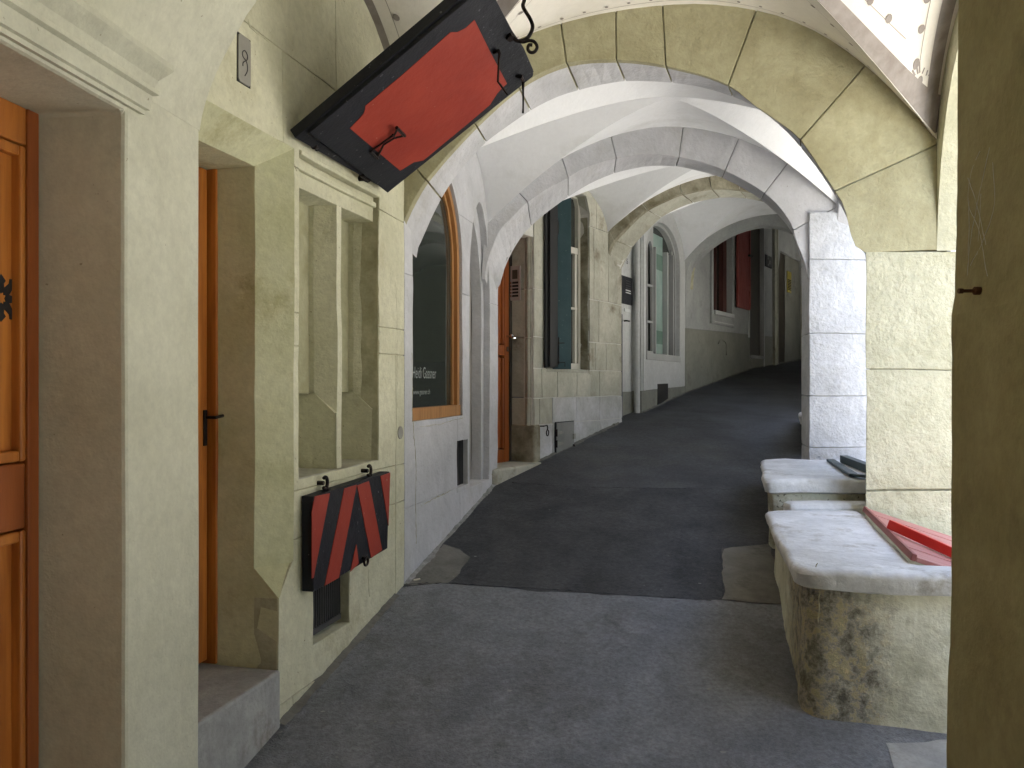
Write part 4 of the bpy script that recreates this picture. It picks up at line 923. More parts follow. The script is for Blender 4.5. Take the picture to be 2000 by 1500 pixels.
# arched triple window
Wd = -.07
mb = MB(); mb.box(WD, dd0, dd1, wzb, wzb+.075, Wd-.05, .012); wn = obj('window', mb, M['grey'], RDD, bev=.004)
mb = MB(); mb.strip(WD, ring(24, .035, ztW-.42, .42, dd0, dd1, wzb+.075), .035, Wd-.05, Wd+.02); obj('frame', mb, M['grey'], wn, bev=.003)
mb = MB(); mb.prism(WD, arched(dd0+.01, dd1-.01, wzb+.05, ztW-.42, .40, 18), Wd-.052, Wd-.045); obj('pane', mb, M['glass'], wn)
cL, cR = WD.a(1277, Wd), WD.a(1299, Wd); oL = WD.a(1264, Wd); oR = WD.a(1323, Wd); cR2 = WD.a(1312, Wd)
for x0_, x1_ in ((cL-.02, cL+.008), (cR-.008, cR+.02), (cR+.03, cR+.05), (cR2-.03, cR2)):
    mb = MB(); mb.box(WD, x0_, x1_, wzb+.07, ztW-.30, Wd-.04, Wd+.03); obj('mullion', mb, M['grey'], wn, bev=.003)
for x0_, x1_, px_ in ((oL, cL-.02, 1269), (cR2, oR, 1318)):
    zz = WD.at(px_, 470 if px_ < 1300 else 492, Wd)[1]; cc = (x0_+x1_)/2
    mb = MB(); mb.slab(WD, rect(x0_, x1_, wzb+.075, zz+.30), [arched(x0_+.02, x1_-.02, wzb+.11, zz-.14, .14, 10)], Wd-.035, Wd); obj('side_light', mb, M['grey'], wn, bev=.003)
    for py_ in (557 if px_ < 1300 else 572, 628 if px_ < 1300 else 636):
        z_ = WD.at(px_, py_, Wd)[1]; mb = MB(); mb.box(WD, x0_+.02, x1_-.02, z_-.012, z_+.012, Wd-.035, Wd-.005); obj('glazing_bar', mb, M['grey'], wn)
mb = MB(); mb.box(WD, cL+.008, cR-.008, wzb+.09, ztW-.12, Wd-.035, Wd-.03); obj('curtain', mb, M['paper'], wn, label='pale green blind behind the middle pane')
mb = MB(); q = WD.at_all([(1280, 492), (1298, 530), (1281, 625), (1298, 660)], Wd); mb.box(WD, cL+.012, cR-.012, q[1][1], q[0][1], Wd-.03, Wd-.027); mb.box(WD, cL+.012, cR-.012, q[3][1]-.08, q[3][1]+.08, Wd-.03, Wd-.027); obj('poster', mb, mat('green_poster_ink', (.10,.18,.14), (.17,.26,.21), .7, 3), wn)

# ---------------------------------------------------------------- wall E
RE = thing('house_wall', 'off-white house wall with grey-green dado and dark openings at the far end', 'wall', tuple(WE.p(2.5, .2, -.05)))
zda, zdb = WE.at(1339, 641)[1], WE.at(1462, 653)[1]; aE0, aE1 = WE.a(1462)*0, WE.a(1462)
wA0, wA1 = WE.a(1389), WE.a(1428); wEz0 = WE.at(1400, 612)[1]; wEz1 = WE.at(1400, 430)[1]+.3
o0, o1 = WE.a(1464), WE.a(1491); oz0 = WE.at(1478, 697)[1]
p0, p1 = WE.a(1519), WE.a(1568); 
longE = 8.0
def dz_(a): return zda+(zdb-zda)*a/aE1
openings = [rect(wA0, wA1, wEz0, wEz1), rect(o0, o1, oz0, 2.75), [(p0, -1), (p1, -1), (p1, 1.9), (p1-.2, 2.4), (p0+.2, 2.4), (p0, 1.9)]]
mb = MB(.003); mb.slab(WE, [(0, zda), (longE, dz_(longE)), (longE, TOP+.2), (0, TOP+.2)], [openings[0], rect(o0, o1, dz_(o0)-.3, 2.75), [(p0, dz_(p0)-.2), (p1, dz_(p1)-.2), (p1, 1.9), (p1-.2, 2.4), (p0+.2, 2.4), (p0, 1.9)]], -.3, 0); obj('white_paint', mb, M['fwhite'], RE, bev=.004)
mb = MB(.003); mb.slab(WE, [(0, -2), (longE, -2), (longE, dz_(longE)-.003), (0, zda-.003)], [rect(o0, o1, oz0, 3), rect(p0, p1, -1, 3)], -.3, .004); obj('dado', mb, M['dado'], RE)
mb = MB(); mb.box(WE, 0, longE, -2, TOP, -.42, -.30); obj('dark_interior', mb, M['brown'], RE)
mb = MB(); mb.box(WE, o0, o1, oz0-.03, oz0+.02, -.3, .03); obj('threshold', mb, M['step'], RE, bev=.005)
for a_ in (WE.a(1462), o1):
    mb = MB(); mb.box(WE, a_-.045, a_+.0, dz_(a_)-.6 if a_ > o0 else dz_(a_)-.05, 2.8, -.05, .025); obj('door_frame', mb, M['ywhite'], RE, bev=.004)
for x0_, x1_ in ((o0-.02, o1+.02), (p0-.02, p1+.02)):
    mb = MB(); mb.box(WE, x0_, x1_, -.2, 2.9, -.14, -.05); obj('door', mb, M['brown'], RE)
# window and red shutter
mb = MB(); mb.slab(WE, rect(wA0-.06, wA1+.07, wEz0-.16, wEz1), [rect(wA0+.02, wA1-.03, wEz0, wEz1-.05)], -.14, .03); wE = obj('window', mb, M['fwhite'], RE, bev=.006)
mb = MB(); mb.box(WE, wA0, wA1, wEz0+.0, wEz1, -.13, -.12); obj('pane', mb, M['glass'], wE)
mb = MB(); mb.box(WE, (wA0+wA1)/2-.02, (wA0+wA1)/2+.02, wEz0, wEz1, -.12, -.08); mb.box(WE, wA1-.20, wA1-.03, wEz0, wEz1, -.12, -.06); obj('sash', mb, mat('dark_red_sash', (.06,.018,.014), (.10,.035,.028), .6), wE)
mb = MB(); mb.box(WE, wA0+.02, wA1-.02, wEz0-.03, wEz0+.03, -.1, .06); mb.box(WE, wA0+.02, wA1, wEz0-.14, wEz0-.12, 0, .04); obj('sill', mb, M['ywhite'], wE, bev=.006)
RS2 = thing('window_shutter', 'faded flaking red wooden shutter open beside the far window', 'shutter', tuple(WE.p(WE.a(1445), 1.2, .05)))
s0, s1 = WE.a(1434), WE.a(1458.5); sE0 = WE.at(1445, 603)[1]; sE1 = wEz1
mb = MB(); mb.box(WE, s0, s1, sE0, sE1, .03, .055); obj('board_panel', mb, M['redsh'], RS2, bev=.003)
for x_ in (s0+.03, s1-.035): mb = MB(); mb.box(WE, x_-.03, x_+.03, sE0+.02, sE1, .055, .068); obj('stile', mb, M['redsh'], RS2, bev=.003)
mb = MB(); zz = WE.at(1445, 560)[1]; mb.box(WE, s0+.061, s1-.066, zz-.05, zz+.03, .055, .068); obj('rail', mb, M['redsh'], RS2, bev=.003)
mb = MB(); zz = WE.at(1455, 500)[1]; mb.tube([WE.p(s1-.12, zz, .07), WE.p(s1-.02, zz, .09), WE.p(s1+.02, zz, .07)], .018); obj('catch', mb, M['iron'], RS2)
# plaque, stone pilaster, yellow bell panel
q = WE.at_all([(1494, 497), (1506, 525)]); RPq = thing('plaque', 'small dark square plaque with pale relief on the white strip beside the far door', 'plaque', tuple(WE.p(q[0][0], q[1][1], .01)))
mb = MB(); mb.box(WE, q[0][0], q[1][0], q[1][1], q[0][1], 0, .015); obj('plate', mb, M['dark'], RPq)
for k in range(5):
    mb = MB(); cx = q[0][0]+(q[1][0]-q[0][0])*random.uniform(.25, .8); cz = q[1][1]+(q[0][1]-q[1][1])*(.12+.18*k); mb.box(WE, cx-.03, cx+.04, cz, cz+.03, .015, .019); obj('relief', mb, M['metal'], RPq)
for x_, w_ in ((WE.a(1510), .10), (WE.a(1517), .06)):
    mb = MB(); mb.box(WE, x_-w_/2, x_+w_/2, -1, 2.8, -.02, .05 if w_ > .08 else .025); obj('pilaster', mb, M['stone'], RE, bev=.01)
ga0 = WE.a(1533, -.04); mb = MB(); mb.box(WE, ga0, p1+.0, -1, 2.5, -.3, -.04); obj('inner_door', mb, M['dado'], RE)
mb = MB(); mb.box(WE, p1-.02, p1+.03, -1, 2.5, -.2, .03); obj('door_post', mb, M['stone'], RE, bev=.01)
q = WE.at_all([(1537, 529), (1544.5, 573)], -.035); RY = thing('intercom', 'narrow yellow bell panel with dark buttons inside the far doorway', 'intercom', tuple(WE.p(q[0][0], q[1][1], -.19)))
mb = MB(); mb.box(WE, q[0][0], q[1][0], q[1][1], q[0][1], -.045, -.025); obj('housing', mb, M['brass'], RY)
for k in range(7):
    b0 = q[1][1]+(q[0][1]-q[1][1])*(.12+.075*k); mb = MB(); mb.box(WE, q[0][0]+.02, q[1][0]-.015, b0, b0+.018, -.025, -.022); obj('name_strip', mb, M['ink'], RY)
q = WE.at_all([(1402, 662), (1418, 694)], .0); mb = MB(); mb.slab(WE, arched(q[0][0], q[1][0]+.02, q[1][1], q[0][1]-.06, .06, 10), [arched(q[0][0]+.0, q[1][0]-.02, q[1][1]-.01, q[0][1]-.075, .06, 10)], -.01, .016); obj('arched_vent', mb, M['dado'], RE)
# far end closing wall
mb = MB(); FZ = Frame((6.0, 17.5), (1, .05)); mb.box(FZ, -1, 4.5, -2, 3.2, -.2, 0); obj('end_wall', mb, M['dado'], label='dim grey wall closing the far end of the passage', cat='wall')

# ---------------------------------------------------------------- piers and street side
def pier(label, corners, z0, courses, m, loc, mats=None, wobble=.007, bev=.006, group='piers between the arcade openings'):
    """corners: near-left, near-right, far-right, far-left in plan"""
    r = thing('stone_pier', label, 'pier', loc, group)
    cs = [V(c) for c in corners]
    for k, (b0, b1) in enumerate(zip(courses, courses[1:])):
        mb = MB(wobble); N = 8; nv = max(2, int((b1-b0)/.08)); rows = []
        loop = []
        for i in range(4):
            p_, q_ = cs[i], cs[(i+1) % 4]; loop += [p_.lerp(q_, j/N) for j in range(N)]
        for v_ in range(nv+1):
            z = b0+.002+(b1-b0-.004)*v_/nv; rows.append([mb.vert((p_.x, p_.y, z)) for p_ in loop])
        for a, b_ in zip(rows, rows[1:]):
            for i in range(len(a)): mb.face((a[i], a[(i+1) % len(a)], b_[(i+1) % len(a)], b_[i]))
        mb.face(rows[0][::-1]); mb.face(rows[-1]); obj('stone_block', mb, m, r, bev=bev)
    mb = MB(wobble); c = sum(cs, V((0, 0)))/4; ins = [p_+(c-p_).normalized()*.035 for p_ in cs]
    mb.face([mb.vert((p_.x, p_.y, courses[0])) for p_ in ins][::-1]); 
    A = [mb.vert((p_.x, p_.y, courses[0])) for p_ in ins]; B = [mb.vert((p_.x, p_.y, courses[-1])) for p_ in ins]
    for i in range(4): mb.face((A[i], A[(i+1) % 4], B[(i+1) % 4], B[i]))
    obj('mortar_core', mb, M['ymort'], r)
    return r
P1 = lambda F, px, c=0: tuple((F.p(F.a(px), 0, c)).xy)
pa = P1(A1f, 1690); pb = P1(A1f, 1870)
pier('thick yellow rendered pier carrying the nearest arch, standing on the bench beside the red hatch', [pa, pb, (2.95, 5.2), (2.34, 5.18)], -2, [-1.6, -.62, A1f.at(1700, 957)[1]+.0, A1f.at(1700, 722)[1], A1f.at(1700, 490)[1]], M['yrough'], (2.3, 4.9, -1))
pc = P1(A2f, 1577.5, .03); pd = P1(A2f, 1720, .03)
pier('bright white rendered pier at the second arch, rising behind the farther bench', [pc, pd, (2.95, 6.85), (2.42, 6.85)], -2, [-1.3, -.50, A2f.at(1600, 773)[1], A2f.at(1600, 652)[1], A2f.at(1600, 508)[1], A2f.at(1600, 415)[1]], M['lrough'], (2.5, 6.6, -.8))
pier('third pier, weathered stone, hidden deep along the street side', [(3.42, 8.42), (3.95, 8.45), (4.05, 8.85), (3.6, 8.8)], -2, [-1, -.2, .4, 1.0], M['stone'], (3.7, 8.6, -.4))
# near pier 0
def lean(z): return 0
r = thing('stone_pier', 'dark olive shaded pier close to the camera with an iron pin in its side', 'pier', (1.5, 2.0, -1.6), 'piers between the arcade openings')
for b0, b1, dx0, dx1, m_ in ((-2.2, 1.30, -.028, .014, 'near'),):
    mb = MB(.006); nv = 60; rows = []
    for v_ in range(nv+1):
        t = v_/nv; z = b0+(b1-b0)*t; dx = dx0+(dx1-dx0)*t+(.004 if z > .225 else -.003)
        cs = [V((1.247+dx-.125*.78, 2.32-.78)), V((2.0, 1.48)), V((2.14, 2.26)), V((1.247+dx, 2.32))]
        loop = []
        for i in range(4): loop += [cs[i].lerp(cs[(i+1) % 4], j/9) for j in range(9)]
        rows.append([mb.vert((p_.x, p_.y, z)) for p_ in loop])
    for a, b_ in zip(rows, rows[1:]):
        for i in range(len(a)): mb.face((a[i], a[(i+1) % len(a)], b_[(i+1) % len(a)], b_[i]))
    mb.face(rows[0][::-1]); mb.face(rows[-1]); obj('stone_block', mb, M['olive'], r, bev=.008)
FP0 = Frame((1.247, 2.32, 0), (-.125, -1)); FP0.Z = V((-1, .125, 0)).normalized()
# scratches on the pier
for pts in ([(1925, 292), (1905, 380), (1890, 470), (1885, 540)], [(1907, 298), (1890, 340), (1885, 400), (1905, 450), (1925, 540)], [(1930, 320), (1935, 400), (1915, 470), (1890, 520)], [(1884, 350), (1900, 400), (1920, 480)], [(1886, 395), (1886, 500)], [(1908, 380), (1903, 500)]):
    P_ = FP0.at_all(pts, .0); mb = MB(.006); mb.tube([FP0.p(p_.x+random.uniform(-.001, .001), p_.y, -(-.028+.042*(p_.y+2.2)/3.5+.004)*.99+.0002) for p_ in smooth(P_, 9)], .0011, n=4); obj('scratch', mb, M['mortar'], r)
nq = FP0.at(1912, 568)
mb = MB(); base = FP0.p(*nq, 0)
mb.tube([base+V((.01, 0, 0)), base+V((-.012, 0, 0)), base+V((-.014, 0, 0)), base+V((-.040, .003, .0)), base+V((-.041, .003, 0)), base+V((-.052, .003, 0))], [.011, .011, .005, .0045, .007, .007], n=10)
obj('iron_pin', mb, M['rust'], label='short rusty iron pin sticking out of the dark near pier', cat='pin')

def street_wall(label, p_near, p_far, s0, s1, spr, rise, m, thick=.42, far_h=TOP, low=None):
    low = spr-.35 if low is None else low
    F = Frame(p_near, (p_far[0]-p_near[0], p_far[1]-p_near[1])); L = (V(p_far)-V(p_near)).length
    op = [(s0, -6), (L-s1, -6)]
    c = (s0+L-s1)/2; h = (L-s1-s0)/2
    for i in range(21):
        t = pi*i/20; op.append((c+h*cos(t), spr+rise*sin(t)))
    out = [(-.02, -5.5), (L+.02, -5.5), (L+.02, far_h), (-.02, far_h)]
    out2 = [(-.02, spr-.02)] if False else None
    mb = MB(.006); 
    pts = [(-.0, low), (s0, low)]+[(c-h*cos(pi*i/24), spr+rise*sin(pi*i/24)) for i in range(25)]+[(L-s1, low), (L, low), (L, far_h), (0, far_h)]
    mb.slab(F, pts, [], 0, thick, seg=.2)
    o = obj('street_arch', mb, m, label=label, cat='arch', group='arches open to the street', bev=.01); return o
street_wall('yellow street-side arch between the dark near pier and the thick yellow pier', (1.76, 2.26), (2.478, 4.778), .05, .002, .80, 1.22, M['yellow'], low=.775, thick=.34)
street_wall('white street-side arch between the yellow pier and the white pier', (2.50, 5.10), (2.56, 6.48), .0, .0, .985, .90, M['lilac'], low=.98, thick=.30)
street_wall('street-side arch beyond the white pier, unseen from the passage end', (2.76, 6.85), (3.62, 8.42), .02, .02, .9, 1.0, M['stone'], thick=.3)
street_wall('street-side arch beside the camera', (1.40, -1.3), (1.60, 1.45), .7, .10, .35, 1.0, M['yellow'], low=-3)  # unseen arch; opening narrowed to limit light from behind
mb = MB(.005); mb.box(Frame((1.1, -4.2), (.3, 2.9)), 0, 2.95, -4, 3, 0, .4); obj('street_wall', mb, M['yellow'], label='unseen solid plastered street-side wall behind the camera, added to block light', cat='wall')  # unseen wall, added to cut light from behind the camera
mb = MB(.005); mb.box(Frame((-2, -4.0), (1, 0)), 0, 3.4, -4, 3, 0, .3); obj('blocking_cross_wall', mb, M['near'], label='unseen plastered cross wall added behind the camera to keep light out', cat='wall')  # unseen end wall, added to keep light out of the passage
street_wall('street-side arch of the dim bay before the smooth grey arch', (3.78, 8.85), (4.92, 10.75), .55, .75, .55, .35, M['stone'], thick=.3)  # unseen arch; opening kept small to hold the bay's light down
mb = MB(.005); FB = Frame((4.92, 10.76), (1.15, 2.0)); mb.slab(FB, rect(0, 8, -3, 3), [rect(3.2, 4.3, -.4, 1.9)], 0, .4, seg=.5); obj('street_wall', mb, M['stone'], label='unseen stone wall between the far bays and the street, opening added to light them', cat='wall')  # unseen wall; its opening is added to light the far end
pier('cream pier behind the camera at the street edge', [(1.02, -1.9), (1.8, -1.95), (1.85, -1.35), (1.08, -1.3)], -3, [-3, -1.2, 0, 1.2], M['yellow'], (1.4, -1.6, -2.3))
# storeys above the arcade
mb = MB(); base = [(-9, -9), (1.9, -9), (1.55, -4.2), (1.85, -1.3), (2.05, 1.45), (2.2, 2.3), (2.92, 4.8), (2.98, 6.5), (3.5, 7.5), (4.1, 8.5), (5.6, 10.9), (9.8, 18.2), (9.8, 22), (-9, 22)]
A = [mb.vert((x, y, 3.05)) for x, y in base]; B = [mb.vert((x, y, 7.5)) for x, y in base]
mb.face(A[::-1]); mb.face(B)
for i in range(len(base)): mb.face((A[i], A[(i+1) % len(base)], B[(i+1) % len(base)], B[i]))
# house body behind the walls
obj('upper_storeys', mb, M['far'], label='stone upper storeys resting on the arcade vaults', cat='building')
mb = MB(); FBk = Frame((-2.6, -9), (0, 1)); mb.box(FBk, 0, 31, -12, 3.05, -.4, 0); obj('rear_wall', mb, M['far'], label='back wall of the houses behind the passage walls', cat='wall')
# opposite side of the street: unseen house row added as light bouncer
mb = MB(); FO = Frame((21.5, 40), (-.22, -1)); 
wins = [rect(4+3.0*i, 5.1+3.0*i, 1.2+3.2*j, 3.0+3.2*j) for i in range(16) for j in range(-2, 2)]
opp = thing('bounce_house_row', 'unseen pale stone house row with windows across the street, added to bounce light', 'building', (10, 10, -2))
mb.slab(FO, rect(0, 56, -12, 8.5), wins, -.4, 0, seg=3); obj('facade', mb, M['far'], opp)
mb = MB(); mb.box(FO, 0, 56, -12, 8.5, -.6, -.42); obj('window_panes', mb, M['glass'], opp)['kind'] = 'stuff'
mb = MB(); mb.box(FO, 0, 56, 8.5, 8.8, -2, .8); obj('eaves', mb, M['roof'], opp)
mb = MB()
gi = [[mb.vert((x+.22*0+.12*y, y, gz(y)+.004)) for x in (3.4, 11.5+.1*y)] for y in (-30, 0, 6, 8.42, 9.107, 10.6, 13.25)]
for j in range(6): mb.face((gi[j][0], gi[j][1], gi[j+1][1], gi[j+1][0]))
obj('street', mb, M['cobble'], kind='structure')

# ---------------------------------------------------------------- stone benches with cellar hatches
def bench(label, pts_top, z, overhang, thick, mtop, mbody, loc, rcorner=.10, zb=-2.2, bulge=0.0, grp='stone benches along the street side'):
    """pts_top: near-left, near-right, far-right, far-left of the slab top in plan"""
    r = thing('stone_bench', label, 'bench', loc, grp)
    P_ = [V(p) for p in pts_top]
    def rounded(P_, rc, ins):
        out = []; K = len(P_)
        for i in range(K):
            p0, p1, p2 = P_[i-1], P_[i], P_[(i+1) % K]
            d0 = (p0-p1).normalized(); d1 = (p2-p1).normalized(); sg = 1 if (p1-p0).cross(p2-p1) > 0 else -1
            q = p1+(d0+d1).normalized()*ins*1.4*sg; rr = min(rc, .4*(p0-p1).length, .4*(p2-p1).length)*(1 if sg > 0 else .2)
            a = q+d0*rr; b = q+d1*rr
            for k in range(7):
                t = k/6; out.append((a*(1-t)+q*t)*(1-t)+(q*(1-t)+b*t)*t)
        L = []
        for i, p_ in enumerate(out):
            q = out[(i+1) % len(out)]; n = max(1, int((q-p_).length/.05)); L += [p_.lerp(q, k/n) for k in range(n)]
        return L
    def solid(levels, wob_, m, name, bev=0, sm=True):
        mb = MB(wob_); rows = []
        for z_, ins, rc in levels: rows.append([mb.vert((p_.x, p_.y, z_)) for p_ in resample(rounded(P_, rc, ins), 160)])
        for a, b in zip(rows, rows[1:]):
            for i in range(len(a)): mb.face((a[i], a[(i+1) % len(a)], b[(i+1) % len(a)], b[i]))
        mb.face(rows[0][::-1]); mb.face(rows[-1]); return obj(name, mb, m, r, sm=sm)
    t = thick
    solid([(z-t-.01, overhang*.9, rcorner), (z-t, overhang*.35, rcorner), (z-t*.75, .012, rcorner), (z-t*.3, .0, rcorner), (z-.012, .004, rcorner), (z-.003, .014, rcorner), (z, .03, rcorner)], .010, mtop, 'slab')
    lv = [(zb+(z-t-zb)*k/16, overhang-.0-bulge*(1-k/16)**1.5, rcorner) for k in range(17)]
    solid(lv, .014, mbody, 'body'); return r
def resample(L, n):
    d = [0]
    for a, b in zip(L, L[1:]+[L[0]]): d.append(d[-1]+(b-a).length)
    out = []; j = 0; LL = L+[L[0]]
    for i in range(n):
        t = d[-1]*i/n
        while d[j+1] < t: j += 1
        out.append(LL[j].lerp(LL[j+1], (t-d[j])/max(1e-9, d[j+1]-d[j])))
    return out
zb1 = -.747
loc1 = (1.5, 4.0, -1.6)
bm_ = bench_mat((1.20-loc1[0], 3.33-loc1[1], -1.12-loc1[2]))
bench('big near stone bench with worn slab top, flaking mossy corner and red cellar hatch behind', [(1.135, 3.31), (2.3, 3.08), (2.33, 3.27), (1.675, 3.41), (2.035, 4.72), (2.06, 4.90), (1.50, 4.90)], zb1, .055, .085, M['slab'], bm_, loc1, rcorner=.13, bulge=.05)
bench('smaller farther stone bench between the yellow pier and the white pier', [(1.545, 5.05), (2.7, 5.03), (2.9, 6.34), (1.93, 6.36)], -.584, .05, .085, M['slab'], mat('bench_side_render', (.42,.42,.32), (.52,.52,.42), .9, 3, .5, 50, .6, 9, speck=(40,.64,(.1,.09,.07)), stain=(.25,.22,.15), stscale=3), (2.1, 5.7, -1.2), rcorner=.07)
bench('dark farthest bench whose rounded nose shows beside the white pier', [(2.495, 7.15), (3.3, 7.1), (3.6, 8.3), (2.95, 8.35)], -.262, .06, .09, M['slab'], M['stone'], (2.9, 7.7, -.6), rcorner=.07)
mb = MB(.006); mb.box(Frame((1.66, 4.90), (1, .02)), 0, .62, -1.0, -.712, -.14, .0, na=6); obj('bench_curb', mb, M['slab'], label='narrow raised stone curb at the rear edge of the near bench', cat='curb', bev=.03)
# winding crack and edge line on bench front
FB1 = Frame((1.135, 3.31), (2.3-1.135, 3.08-3.31)); 
def bc(pxs, r_, m, name, c): 
    P_ = smooth(FB1.at_all(pxs, c), 6); L = [FB1.p(p_.x+random.uniform(-.002, .002), p_.y, c) for p_ in P_]
    mb = MB(); mb.tube(L, [r_*random.uniform(.5, 1.2) for _ in L], n=6); return mb
benchroot = bpy.data.objects['stone_bench']
obj('plaster_edge', bc([(1795, 1130), (1790, 1150), (1760, 1158), (1754, 1175), (1770, 1195), (1787, 1215), (1783, 1250), (1780, 1290), (1768, 1320), (1745, 1338)], .004, bm_, 'x', -.052), bm_, benchroot)
obj('crack', bc([(1597, 1100), (1591, 1118), (1600, 1140), (1600, 1165), (1598, 1215)], .0018, M['ymort'], 'x', -.052+.0), M['ymort'], benchroot)

# red cellar hatch behind near bench: sloping doors
RHt = thing('cellar_hatch', 'sloping faded pink cellar hatch with bright red rail behind the near bench slab', 'hatch', (2.0, 4.2, -.8), 'cellar hatches')
ha_ = V((1.665, 3.40, zb1)); hb_ = V((2.03, 4.72, zb1+.0))      # hinge line along the slab
dH = (hb_-ha_).normalized(); out_ = V((dH.y, -dH.x, 0)); slope = (out_+V((0, 0, -.32))).normalized()
FH = Frame(ha_+V((0, 0, .012)), dH, up=tuple(slope)); FH.Z = FH.X.cross(FH.Y); 
if FH.Z.z < 0: FH.Z = -FH.Z
LH = (hb_-ha_).length
for k in range(6):
    mb = MB(); w_ = LH/6; mb.box(FH, w_*k+.002, w_*(k+1)-.002, .01, .80, 0, .02+.004*(k % 2)); obj('plank', mb, M['pink'], RHt, bev=.003)
mb = MB(); mb.box(FH, .0, LH, -.012, .008, .0, .03); obj('edge_batten', mb, mat('dark_pink_paint', (.25,.08,.07), (.32,.12,.10), .6), RHt, bev=.003)
mb = MB(); FR = Frame(FH.p(.0, .0, .025), tuple((FH.X*(-.35)+FH.Y).normalized()))
# raised red rail running across the hatch
r0 = V((2.02, 4.40, -.765)); r1 = V((2.20, 3.45, -.765))
r0 = FH.p(*FH.at(1737, 1033, .03), .03); r1 = FH.p(*FH.at(1885, 1101, .03), .03)
dr_ = (r1-r0).normalized(); sd_ = dr_.cross(FH.Z).normalized(); 
q = []
for e_ in (r0, r1+dr_*.3):
    q.append([mb.vert(e_+sd_*a_*.022+FH.Z*b_) for a_, b_ in ((-1, 0), (1, 0), (1, .045), (-1, .045))])
for i in range(4): mb.face((q[0][i], q[0][(i+1) % 4], q[1][(i+1) % 4], q[1][i]))
mb.face(q[0][::-1]); mb.face(q[1]); obj('red_rail', mb, M['brightred'], RHt, bev=.004)
# dark green hatch behind farther bench
RH2 = thing('cellar_hatch', 'dark green slatted cellar hatch on the farther bench beside the yellow pier', 'hatch', (2.3, 5.7, -.6), 'cellar hatches')
FG = Frame((0, 0, -.580), (1, 0, 0), up=(0, 1, 0), n=(0, 0, 1))
def gl(px, py): r_ = V(((px-1000)/FPX, 1, (750-py)/FPX)); t = -.578/r_.z; return V((r_.x*t, r_.y*t))
for (a_, b_), h_ in ((((1622, 901), (1668, 931)), .02), (((1648, 903), (1720, 932)), .055), (((1668, 931), (1740, 936)), .02)):
    mb = MB(); p_, q_ = gl(*a_), gl(*b_); t_ = (q_-p_).normalized(); n_ = V((-t_.y, t_.x))*.028
    mb.prism(FG, [tuple(p_-n_), tuple(q_-n_), tuple(q_+n_), tuple(p_+n_)], 0.002, h_); obj('slat', mb, M['dgreen'], RH2, bev=.003)
mb = MB(); pp = [gl(1672, 925), gl(1740, 925), gl(1740, 960), gl(1672, 950)]; 

# ---------------------------------------------------------------- raised red and black lid above the blind window
th = math.atan2(.545, .793)
Yd = V((.969*cos(th), -.248*cos(th), sin(th)))
hp = WA.p(WA.a(757), 0, 0); h0 = V((hp.x+.045*.969, hp.y-.045*.248, 0))
FL = Frame(V((WA.p(WA.a(757, .05), WA.at(757, 377, .05)[1], .05))), tuple(WA.X), up=tuple(Yd)); FL.Z = FL.X.cross(FL.Y)
if FL.Z.z > 0: FL.Z = -FL.Z
c0_ = FL.at(604, 260); c1_ = FL.at(757, 377); c2_ = FL.at(1040, 150)
sa0, sa1 = min(c0_[0], c1_[0]), max(c1_[0], c2_[0]); sb0, sb1 = min(c0_[1], c1_[1]), c2_[1]
RL = thing('hanging_board', 'big black hinged board with red panel, hooked up open above the blind window', 'shutter', tuple(FL.p((sa0+sa1)/2, sb0, 0)))
mb = MB(.002)
bot = c0_[1]
outl = [(c0_[0], c0_[1]), (c1_[0], c1_[1]), (c2_[0], c2_[1]), (c2_[0]-.02, c2_[1]+.01), (c2_[0]-.06, c2_[1]+.02), (c2_[0]-.30, c2_[1]+.035), (c2_[0]-.5, c2_[1]+.03), (c0_[0], c2_[1]+.04)]
mb.prism(FL, outl, -.018, 0); obj('board', mb, M['black'], RL, bev=.003)
mb = MB(.002); mb.box(FL, c0_[0]-.012, c0_[0]+.03, sb0, sb1+.04, -.06, -.018); mb.box(FL, sa1-.04, sa1, sb0, sb1, -.06, -.018); mb.box(FL, c0_[0], sa1, sb0-.0, sb0+.04, -.06, -.018); mb.box(FL, c0_[0], sa1, sb1-.03, sb1+.02, -.06, -.018); obj('rear_batten', mb, M['black'], RL, bev=.003)
zp = lambda L: [(600+x/3.75, y/3.75) for x, y in L]
redp = FL.at_all(zp([(313, 940), (370, 880), (412, 835), (425, 800), (425, 775), (700, 545), (1050, 235), (1100, 235), (1160, 205), (1225, 145), (1330, 360), (1463, 612), (1430, 640), (1390, 685), (1355, 740), (1340, 765), (1230, 860), (850, 1175), (780, 1188), (680, 1250)]), .002)
mb = MB(); mb.prism(FL, redp, .0005, .003); obj('red_panel', mb, M['red'], RL)
for px_, py_ in ((628, 288), (713, 348)):
    q = FL.at(px_, py_-4); mb = MB(); b_ = FL.p(q[0], sb0+.01, -.02); wq = WA.at(px_, py_, .03)
    mb.tube([WA.p(wq[0], wq[1], -.01), WA.p(wq[0], wq[1], .03), b_], .014); mb.tube([WA.p(wq[0]-.03, wq[1]+.004, .03), WA.p(wq[0]+.03, wq[1]+.004, .03)], .020); obj('hinge', mb, M['iron'], RL, sm=True)
S = lambda x, y, c=.02: FL.p(*FL.at(*zp([(x, y)])[0], c), c)
mb = MB(); mb.tube([S(470, 1105, .006), S(560, 1040), S(640, 985), S(665, 940, .03)], .005, n=6); mb.tube([S(520, 1140, .006), S(560, 1060), S(640, 1010), S(710, 995, .03)], .005, n=6)
mb.tube([S(655, 935, .03), S(714, 996, .035)], .008, n=6); mb.tube([S(465, 1110, .006), S(520, 1165, .006)], .006, n=6); mb.tube([S(625, 985, .02), S(650, 1015, .02)], .004, n=6)
obj('folding_handle', mb, M['iron'], RL)
